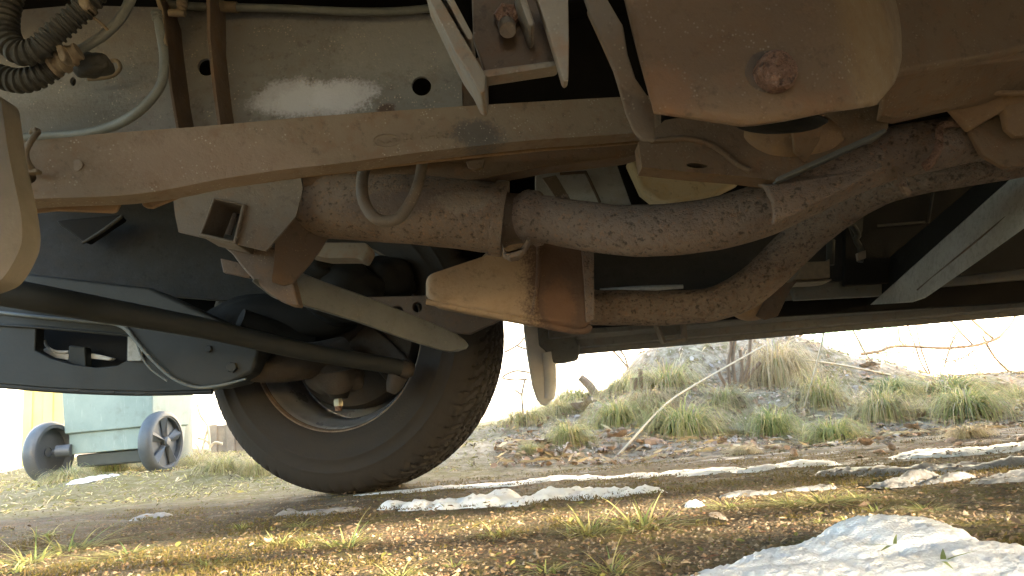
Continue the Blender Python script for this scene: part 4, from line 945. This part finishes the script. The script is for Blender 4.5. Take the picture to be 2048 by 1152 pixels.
for q in [('mixed', 1375, 872, 225, 108, 'widest green and yellow grass tuft, front row, right of the flap'),
          ('mixed', 1240, 850, 165, 88, 'front row grass tuft between the widest tuft and the loose slab leaf'),
          ('mixed', 1140, 885, 120, 70, 'small forward grass tuft below the grey slab leaf'),
          ('dry', 1050, 842, 130, 62, 'yellowish grass tuft just right of the tyre, under the flap'),
          ('dry', 1115, 826, 125, 50, 'low yellow tuft hidden behind the flap tip'),
          ('mixed', 1150, 798, 130, 58, 'grass tuft on the skyline right of the flap'),
          ('dry', 1335, 772, 175, 95, 'broad pale tuft high on the bank left of the red stems'),
          ('straw', 1560, 765, 190, 130, 'tall straw brown tuft hanging over the bank edge'),
          ('dry', 1645, 802, 130, 115, 'yellow green tuft right below the tall straw tuft'),
          ('green', 1552, 868, 165, 85, 'rich green tuft, front row, behind the tilted grey leaf'),
          ('green', 1672, 880, 155, 70, 'low rounded green tuft, front row, left of the bare earth'),
          ('dry', 1775, 832, 150, 90, 'spiky yellow tuft beside the bare earth'),
          ('mixed', 1940, 826, 215, 88, 'wide low tuft on the right above the white snow'),
          ('mixed', 1900, 782, 230, 62, 'wide flat tuft on the right skyline'),
          ('green', 1790, 785, 120, 55, 'small green tuft behind the spiky yellow tuft'),
          ('dry', 2040, 800, 90, 45, 'little yellow tuft cut by the right edge'),
          ('dry', 1250, 778, 130, 60, 'dull yellow tuft behind the cut stubs'),
          ('straw', 1300, 815, 150, 60, 'matted straw tuft behind the widest tuft'),
          ('dry', 1450, 800, 110, 60, 'thin yellowish tuft under the red stems'),
          ('straw', 1945, 872, 110, 40, 'small sparse straw tuft on the right, low on the bank'),
          ('straw', 1490, 905, 90, 26, 'flat pale straw wisp below the rich green tuft'),
          ('mixed', 1060, 905, 60, 34, 'tiny green sprout beside the whitish leaf next to the tyre'),
          ('mixed', 215, 945, 150, 78, 'grass tuft in front of the green bin, between its wheels', ),
          ('dry', 130, 960, 110, 40, 'low grass by the left bin wheel'),
          ('dry', 440, 935, 110, 50, 'dry grass tuft at the foot of the wooden boards'),
          ('dry', 505, 945, 90, 45, 'dry grass tuft behind the left side of the tyre'),
          ('dry', 395, 930, 90, 45, 'dry grass wisp in front of the grey bin')]:
    tuft(*q[:6], group='grass tufts by the bins' if q[1] < 600 else 'grass tufts on the bank')

# short fresh sprigs on the near ground
SM = [clump_mesh('sprig', 30, .03, .08, .0050, 32, [(GREEN, .5), (YELL, .5)], .9) for _ in range(3)]
SL = [clump_mesh('sprig', 85, .07, .13, .0050, 15, [(GREEN, .35), (YELL, .65)], .5) for _ in range(2)]
def sprig(px, py, w, h, label, flat=False):
    g = gpx(px, py); k = depth(g) / FPX
    o = D.objects.new('grass_sprig', rnd.choice(SL if flat else SM)); COL.objects.link(o)
    o.location = g; o.rotation_euler = (0, 0, rnd.random() * 6.28)
    o.scale = (w * k / (.24 if flat else .15), w * k / (.24 if flat else .15), h * k / (.062 if flat else .075)); tag(o, label, 'grass', 'fresh grass sprigs on the near ground')
for q in [(480, 1056, 60, 28, 'tiny sunlit sprig below the ice slab, on the lit streak'), (600, 1050, 90, 12, 'sprig of pale grass under the thin ice slab', True), (690, 1088, 150, 40, 'bright yellow green sprig in the lit ground left of centre', True), (610, 1092, 60, 42, 'upright sprig left of the bright yellow green one'),
          (560, 1085, 120, 20, 'flat sunlit sprig left of the bright yellow green one', True), (1000, 1068, 120, 22, 'short row of green sprigs just left of the long centre heap', True), (1180, 1062, 180, 44, 'long heap of green and straw blades right of centre', True), (1290, 1050, 220, 48, 'right end of the long centre grass heap', True), (1260, 1056, 120, 50, 'upright green blades in the long centre heap'),
          (1640, 1002, 180, 20, 'mown grass heap on the far lit streak', True), (1580, 1006, 110, 18, 'brownish left end of the mown grass heap', True), (1720, 995, 90, 12, 'right end of the mown grass heap', True), (1460, 1012, 140, 14, 'thin sprigs left of the mown heap', True),
          (905, 1128, 70, 30, 'pair of short green blades in the shade, bottom centre'), (1090, 1142, 130, 50, 'green sprig at the bottom edge right of centre'), (1220, 1138, 150, 40, 'leafy green sprig near the bottom edge, left of the snow', True), (1330, 1120, 70, 30, 'thin blade sprig touching the left end of the big snow patch'),
          (1750, 1018, 80, 26, 'thin dark sprig above the big snow patch'), (1690, 1040, 60, 18, 'sunlit sprig left of the big snow patch top'), (1640, 1042, 60, 18, 'small yellow sprig on the lit island'), (1850, 1015, 100, 14, 'flat dull sprig behind the big snow patch', True),
          (60, 1120, 170, 42, 'sunlit grass heap at the lower left edge', True), (140, 1096, 180, 40, 'long curved blades above the lower left heap', True), (30, 1140, 120, 50, 'tall blades in the lower left corner'), (250, 1108, 200, 14, 'straw lying right of the lower left heap', True), (90, 1070, 90, 34, 'dull upright sprig in the shade on the left'), (800, 1150, 120, 22, 'short sprig at the bottom edge left of centre', True), (420, 1128, 130, 14, 'flat straw in the sunlit foreground', True)]:
    sprig(*q)
# blades that fell on the snow
sn = clump_mesh('blade', 3, .006, .03, .003, 6, [(GREEN, 1)], .1)
for (px, py, l) in ((1795, 1096, 'single green blade lying on the big snow patch'), (1880, 1128, 'bit of green leaf on the lower right of the big snow patch')):
    o = D.objects.new('fallen_blade', sn if px < 1850 else sn.copy()); COL.objects.link(o); P = at(px, py, .585 if px < 1850 else .55); o.location = P; o.location.z += .003; o.scale = (1, 1, .15); o.rotation_euler = (0, 0, 2.5 + px); tag(o, l, 'grass')

# dry leaves
LEAFC = [(.50, .36, .27), (.56, .46, .39), (.40, .26, .17), (.56, .46, .37), (.48, .31, .20), (.46, .40, .35), (.36, .25, .18)]
def leaf_mesh(curl, w, seed):
    r = random.Random(seed); nU, nV = 9, 5; V = []; F = []; C = []
    for i in range(nU):
        u = i / (nU - 1); ww = w * math.sin(math.pi * min(1, u * .93 + .05)) ** .7 * (1 + .25 * math.sin(u * 19 + seed))
        for j in range(nV):
            v = j / (nV - 1) * 2 - 1
            V.append((u - .5, v * ww * .5, curl * (v * v * .22 + (u - .5) ** 2 * .5) + .05 * math.sin(u * 7 + v * 3 + seed) + .02 * r.random()))
    for i in range(nU - 1):
        for j in range(nV - 1): q = i * nV + j; F.append((q, q + nV, q + nV + 1, q + 1))
    me = mesh('leaf', V, F); me.polygons.foreach_set('use_smooth', [True] * len(F)); return me
mt, t, b = nodes('dry_leaf'); oi = N(t, 'ShaderNodeObjectInfo')
rp = t.nodes.new('ShaderNodeValToRGB'); rp.color_ramp.interpolation = 'CONSTANT'
for i, c0 in enumerate(LEAFC):
    e = rp.color_ramp.elements[0] if i == 0 else rp.color_ramp.elements.new(i / len(LEAFC)); e.position = i / len(LEAFC); e.color = (*c0, 1)
t.links.new(oi.outputs['Random'], rp.inputs[0])
tc = N(t, 'ShaderNodeTexCoord').outputs['Object']
t.links.new(mixc(t, ramp(t, noise(t, tc, 5, 5), .4, .7), rp.outputs[0], (.25, .17, .11)), b.inputs['Base Color']); b.inputs['Roughness'].default_value = .7
bp = N(t, 'ShaderNodeBump', Strength=.18, Distance=.02); w_ = N(t, 'ShaderNodeTexWave', Scale=6.0, Distortion=3.0); t.links.new(tc, w_.inputs['Vector']); t.links.new(w_.outputs['Fac'], bp.inputs['Height']); t.links.new(bp.outputs[0], b.inputs['Normal'])
M['leaf'] = mt
LM = [leaf_mesh(c_, w_, s_) for c_, w_, s_ in ((.3, .6, 1), (1.2, .7, 2), (-.6, .55, 3), (.7, .45, 4), (-1.0, .8, 5))]
for me_ in LM: me_.materials.append(M['leaf'])
def leaf(px, py, size, label, group, tilt=.5):
    g = gpx(px, py); k = depth(g) / FPX
    o = D.objects.new('dry_leaf', rnd.choice(LM)); COL.objects.link(o)
    s_ = size * k; o.scale = (s_, s_, s_); o.location = (g.x, g.y, g.z + .14 * s_)
    o.rotation_euler = (rnd.gauss(0, tilt), rnd.gauss(0, tilt), rnd.random() * 6.28); tag(o, label, 'leaf', group); return o
for q in [(1000, 888, 36, 'whitish dry leaf lying right beside the tyre'), (1082, 888, 80, 'large pinkish crumpled leaf below the flap'), (1205, 902, 66, 'folded grey leaf with a dark hollow on the lower bank'), (1170, 828, 90, 'big grey slab-like leaf left of the front tufts'),
          (1310, 885, 90, 'flat grey leaf under the widest tuft'), (1235, 880, 70, 'brown pink leaf left of the flat grey leaf'), (1525, 862, 80, 'tilted pale grey leaf in front of the rich green tuft'), (1190, 800, 50, 'pale leaf on the slope behind the flap'), (1730, 895, 60, 'bright leaf just left of the white snow'), (1775, 892, 44, 'small curled rusty leaf left of the white snow'), (1060, 868, 26, 'small tan leaf standing on the moss'), (1130, 845, 30, 'small pale upright leaf near the slab leaf'), (1740, 738, 60, 'curled brown leaf caught in the shrub'), (1735, 760, 50, 'white curled leaf under the shrub'), (1720, 775, 40, 'round white leaf beside the yellow tuft')]:
    leaf(q[0], q[1], q[2] * .62, q[3], 'large dry leaves on the bank', .2)
for k in range(135):
    px = 990 + 1060 * rnd.random(); py = 745 + 180 * rnd.random() if px > 1150 else 830 + 90 * rnd.random()
    if py < 800 and rnd.random() < .4: py += 90
    z_ = ('small dry leaf in the litter beside the tyre and under the flap', 'dry leaves between tyre and flap') if px < 1140 else ('small dry leaf lying around the front tufts left of the long bent stem', 'dry leaves left of the bent stem') if px < 1300 else \
        ('small dry leaf on the slope around the red stems and the widest tuft', 'dry leaves round the red stems') if px < 1530 else ('small dry leaf on the bare earth around the rich green tufts', 'dry leaves on the bare earth') if px < 1750 else ('small dry leaf in the litter below the right hand tufts', 'dry leaves at the right')
    leaf(px, py, 10 + 24 * rnd.random() ** 1.5, z_[0], z_[1], .4)
for (px, py, sz, l) in [(1165, 848, 22, 'orange leaf fragment low behind the front tufts'), (535, 1087, 22, 'small orange leaf scrap on the lit ground'), (1690, 1094, 0, ''), (1440, 1032, 40, 'reddish flat leaf on the shaded ground right of centre'), (1910, 985, 24, 'orange scrap on the far lit streak at the right'), (1730, 1012, 26, 'dark red brown scrap behind the big snow patch'), (1760, 1150, 60, 'straw coloured scrap at the bottom of the big snow patch'), (320, 1125, 14, 'pale chip on the lit ground at the lower left')]:
    if sz: leaf(px, py, sz, l, 'leaf scraps on the near ground', .25)

# loose litter and moss: uncountable
def bits(name, label, n, region, smin, smax, cols, aspect=(.4, 1), tilt=.5, cat=None):
    V = []; F = []; C = []
    for k in range(n):
        x, y = region()
        z = 0; s_ = smin + (smax - smin) * rnd.random() ** 2; a = rnd.random() * 6.28; asp = aspect[0] + (aspect[1] - aspect[0]) * rnd.random()
        R_ = Matrix.Rotation(a, 3, 'Z') @ Matrix.Rotation(rnd.gauss(0, tilt), 3, 'X') @ Matrix.Rotation(rnd.gauss(0, tilt), 3, 'Y')
        c0 = rnd.choice(cols); f = .7 + .6 * rnd.random(); b0 = len(V)
        for (u, v, w) in ((-.5, -.35, 0), (.1, -.5, .1), (.5, .1, 0), (.0, .5, .12), (-.5, .2, .05)):
            q = R_ @ Vector((u * s_, v * s_ * asp, w * s_)); V.append((x + q.x, y + q.y, q.z)); C.append((*[min(1, c * f) for c in c0], 1))
        F += [(b0, b0 + 1, b0 + 2), (b0, b0 + 2, b0 + 3), (b0, b0 + 3, b0 + 4)]
    V = np.array(V); V[:, 2] += gheight(V[:, 0], V[:, 1]) + .004
    me = mesh(name, V.tolist(), F); setcol(me, C); o = link(name, me, M['litter'], None, smooth=False); tag(o, label, kind='stuff'); return o
M['litter'] = attr_mat('litter', .8)
def bank():
    while True:
        y = 2.25 + 1.9 * rnd.random() ** 1.3; x = -.1 + (.74 * y + .1) * rnd.random()
        return x, y
bits('leaf_litter', 'crumbled leaf litter on the bank', 11000, bank, .005, .024, LEAFC + [(.50, .40, .29), (.42, .31, .21), (.30, .21, .13), (.20, .13, .08), (.24, .19, .10)])
bits('straw_litter', 'dry straw lying on the bank', 1800, bank, .02, .08, STRAW, (.018, .03), .25)
def left():
    y = 2.2 + 1.6 * rnd.random(); return -.75 * y + (.75 * y - .1) * rnd.random() , y
bits('grass_litter', 'mossy grass litter in front of the bins', 7000, left, .006, .026, YELL + STRAW + [(.22, .20, .05), (.16, .12, .08)], (.06, .3), .5)
def nearz():
    y = .5 + 1.7 * rnd.random() ** 1.2; return (-.75 + 1.5 * rnd.random()) * y, y
bits('ground_crumbs', 'dry crumbs on the gritty ground', 4500, nearz, .003, .012, [(.24, .16, .085), (.17, .11, .065), (.28, .21, .13), (.12, .08, .05), (.17, .17, .05)], (.2, .7), .3)
# grit: real grains
V = []; F = []; C = []
gc = [(.25, .185, .12), (.15, .105, .065), (.30, .235, .16), (.10, .075, .05), (.21, .13, .075), (.19, .14, .085)]
for k in range(15000):
    y = .48 + 1.25 * rnd.random() ** 1.7; x = (-.75 + 1.5 * rnd.random()) * y
    s_ = .0012 + .0026 * rnd.random() ** 3; c0 = rnd.choice(gc); b0 = len(V); f = .7 + .6 * rnd.random()
    for d in ((1, 0, 0), (0, 1, 0), (-1, 0, 0), (0, -1, 0), (0, 0, 1)):
        V.append((x + s_ * (d[0] + rnd.uniform(-.3, .3)), y + s_ * (d[1] + rnd.uniform(-.3, .3)), s_ * d[2] * .8)); C.append((*[c * f for c in c0], 1))
    F += [(b0, b0 + 1, b0 + 4), (b0 + 1, b0 + 2, b0 + 4), (b0 + 2, b0 + 3, b0 + 4), (b0 + 3, b0, b0 + 4)]
GI = {}
V = np.array(V); V[:, 2] += gheight(V[:, 0], V[:, 1]) + .0005
V[:, 2] += np.array([(.010 * mnoise.noise(Vector((a, b_, 0)) * 7) + .006 * mnoise.noise(Vector((a, b_, 0)) * 19) + .0035 * mnoise.noise(Vector((a, b_, 0)) * 52) + .0022 * mnoise.noise(Vector((a, b_, 0)) * 130)) * .55 - .004 for a, b_ in V[:, :2]])
me = mesh('grit', V.tolist(), F); setcol(me, C); tag(link('grit', me, M['litter'], None, smooth=False), 'coarse sandy grit on the ground near the camera', kind='stuff')
# moss fuzz in patches
V = []; F = []; C = []; k = 0
while k < 24000:
    y = .5 + 1.6 * rnd.random() ** 1.4; x = (-.75 + 1.5 * rnd.random()) * y
    if mnoise.noise(Vector((x * 3.2, y * 5, 3.3))) + .5 * mnoise.noise(Vector((x * 14, y * 14, 1))) < .26 and rnd.random() > .04: continue
    k += 1; h = .002 + .0035 * rnd.random(); a = rnd.random() * 6.28; w = .0012; dx, dy = math.cos(a), math.sin(a); b0 = len(V); c0 = rnd.choice([(.145, .115, .035), (.175, .135, .045), (.12, .095, .03), (.19, .135, .065)])
    V += [(x - dy * w, y + dx * w, 0), (x + dy * w, y - dx * w, 0), (x + dx * h * .9, y + dy * h * .9, h)]; C += [(*c0, 1)] * 3; F.append((b0, b0 + 1, b0 + 2))
V = np.array(V); V[:, 2] += gheight(V[:, 0], V[:, 1]) - .001
me = mesh('moss', V.tolist(), F); setcol(me, C); tag(link('moss', me, M['blade'], None, smooth=False), 'yellow green moss on the near ground', kind='stuff')

# stems, twigs and the bare shrub
M['twig'] = plain('brown_twig', (.24, .165, .11), (.33, .245, .17), .8, 40, .3)
M['straw'] = plain('pale_dry_stem', (.58, .47, .33), (.66, .56, .42), .7, 40, .2)
M['blackstick'] = plain('black_wet_stick', (.035, .028, .022), (.06, .045, .035), .8, 60, .5)
def stem(name, path, mat, label, cat, group=None, parent=None):
    o = tube(name, path, mat, parent, 8, sub=5)
    if label: tag(o, label, cat, group)
    return o
stem('dry_twig', [(1222, 924, 2.42, 2.4), (1255, 890, 2.5, 2.4), (1295, 845, 2.62, 2.2), (1345, 798, 2.8, 2), (1420, 752, 3.0, 1.8), (1530, 690, 3.2, 1.6)], M['straw'], 'long pale bent stem leaning across the widest tuft', 'stem')
stem('dry_twig', [(1160, 938, 2.3, 2.5), (1185, 928, 2.32, 2.6), (1222, 926, 2.38, 2.6)], M['straw'], 'short pale stem at the foot of the long bent one', 'stem')
stem('dry_twig', [(1945, 845, 2.7, 2.5), (1995, 832, 2.7, 2.8), (2060, 810, 2.7, 2.8)], M['straw'], 'pale curved stem reaching in at the right edge', 'stem')
stem('dry_twig', [(1608, 815, 2.95, 2.2), (1625, 760, 2.95, 2.2), (1645, 680, 2.95, 2), (1650, 640, 2.95, 2)], M['straw'], 'upright pale stem in front of the yellow tuft', 'stem')
stem('dry_twig', [(1575, 715, 3.4, 2), (1680, 730, 3.4, 2.2), (1780, 750, 3.4, 2)], M['straw'], 'thin level stem across the right bank top', 'stem')
stem('black_stick', [(1535, 931, 2.28, 5), (1560, 926, 2.28, 6), (1585, 922, 2.28, 5)], M['blackstick'], 'short black stick lying on the snow bar', 'stick')
stem('black_stick', [(1700, 902, 2.38, 3.5), (1725, 900, 2.38, 4), (1742, 900, 2.38, 3.5)], M['blackstick'], 'small black stick below the low rounded green tuft', 'stick')
stem('cut_stub', [(1270, 790, 3.15, 8), (1268, 756, 3.15, 8)], M['twig'], 'thick cut stub on the bank left of its thinner twin', 'stub')
stem('cut_stub', [(1282, 788, 3.18, 5), (1280, 738, 3.18, 5)], M['twig'], 'thin taller cut stub right of the thick one', 'stub')
stem('root_stub', [(1192, 790, 3.6, 8), (1178, 770, 3.6, 9), (1160, 754, 3.6, 7)], M['twig'], 'broken tan root sticking up on the skyline by the flap', 'stub')
rs = empty('red_shrub', at(1475, 790, 3.25)); tag(rs, 'small shrub of thin reddish stems growing by the straw tuft', 'shrub')
for pth in ([(1460, 770), (1456, 730), (1462, 690), (1458, 660)], [(1470, 768), (1466, 720), (1470, 680), (1476, 655)], [(1482, 772), (1496, 730), (1500, 690), (1503, 650)], [(1478, 775), (1484, 740), (1480, 700)], [(1490, 765), (1502, 745), (1520, 725)], [(1452, 772), (1440, 750), (1436, 735)]):
    stem('stem', [(x, y, 3.25, 3.6) for x, y in pth], M['twig'], None, None, parent=rs)
sh = empty('bare_shrub', at(1900, 760, 3.9)); tag(sh, 'bare leafless shrub with a long arching branch above the right bank', 'shrub')
for w, pth in [(5, [(1722, 708), (1757, 703), (1782, 694), (1810, 692), (1884, 696), (1941, 692), (1972, 685), (2000, 673), (2027, 642), (2040, 600)]), (3, [(1815, 650), (1830, 690), (1842, 725), (1856, 748)]), (3, [(1832, 650), (1840, 690), (1850, 720), (1860, 748)]), (3, [(1920, 655), (1902, 690), (1888, 735)]),
               (4, [(1900, 640), (1925, 668), (1948, 692)]), (5, [(1945, 640), (1965, 658), (1986, 677)]), (4, [(1965, 670), (1980, 700), (1996, 722), (2028, 752)]), (3, [(1798, 655), (1800, 680), (1810, 692)]), (3, [(1706, 660), (1730, 705), (1764, 758)]), (2, [(1690, 690), (1660, 720), (1650, 745)]), (2.5, [(1950, 700), (1920, 718), (1880, 725)]), (2, [(1810, 750), (1811, 700), (1812, 660)])]:
    stem('branch', [(x, y, 3.9, w * .6) for x, y in pth], M['twig'], None, None, parent=sh)
V = []; F = []
for k in range(190):                     # fine twigs of the same shrub
    px = 1650 + 420 * rnd.random(); py = 640 + 95 * rnd.random(); a = rnd.random() * 6.28; l = 20 + 50 * rnd.random(); Yt = 3.7 + .5 * rnd.random()
    P = [at(px + l * i / 3 * math.cos(a) + rnd.gauss(0, 4), py + l * i / 3 * math.sin(a) * .8 + rnd.gauss(0, 4), Yt) for i in range(4)]
    v, f = sweep(P, [.0022, .002, .0017, .001], 4); F += [tuple(i + len(V) for i in q) for q in f]; V += v
tg = link('twigs', mesh('twigs', V, F), M['twig'], sh); tg['kind'] = 'stuff'
s2 = empty('thin_shrub', at(1030, 800, 3.9)); tag(s2, 'few thin bare twigs between the tyre and the flap', 'shrub')
for pth in ([(1055, 668), (1035, 690), (1008, 705)], [(1060, 700), (1040, 694), (1032, 690)], [(1060, 745), (1030, 742), (1005, 755), (1030, 760), (1056, 758)], [(1046, 830), (1044, 790), (1050, 760)], [(1044, 790), (1030, 780)], [(1210, 690), (1230, 705), (1255, 735)], [(1240, 700), (1252, 720), (1260, 770), (1225, 805)]):
    stem('branch', [(x, y, 3.9, 2.2) for x, y in pth], M['twig'], None, None, parent=s2)
s3 = empty('dry_weed', at(412, 925, 3.9)); tag(s3, 'pale dry weed stalk between the grey bin and the wooden boards', 'plant')
for pth in ([(395, 808), (400, 830), (414, 850), (418, 870), (420, 915)], [(416, 856), (408, 885), (400, 922)], [(420, 895), (430, 885), (445, 888)], [(420, 890), (410, 880), (396, 876)], [(404, 912), (396, 895), (391, 888)]):
    stem('stalk', [(x, y, 3.95, 2.6) for x, y in pth], M['straw'], None, None, parent=s3)
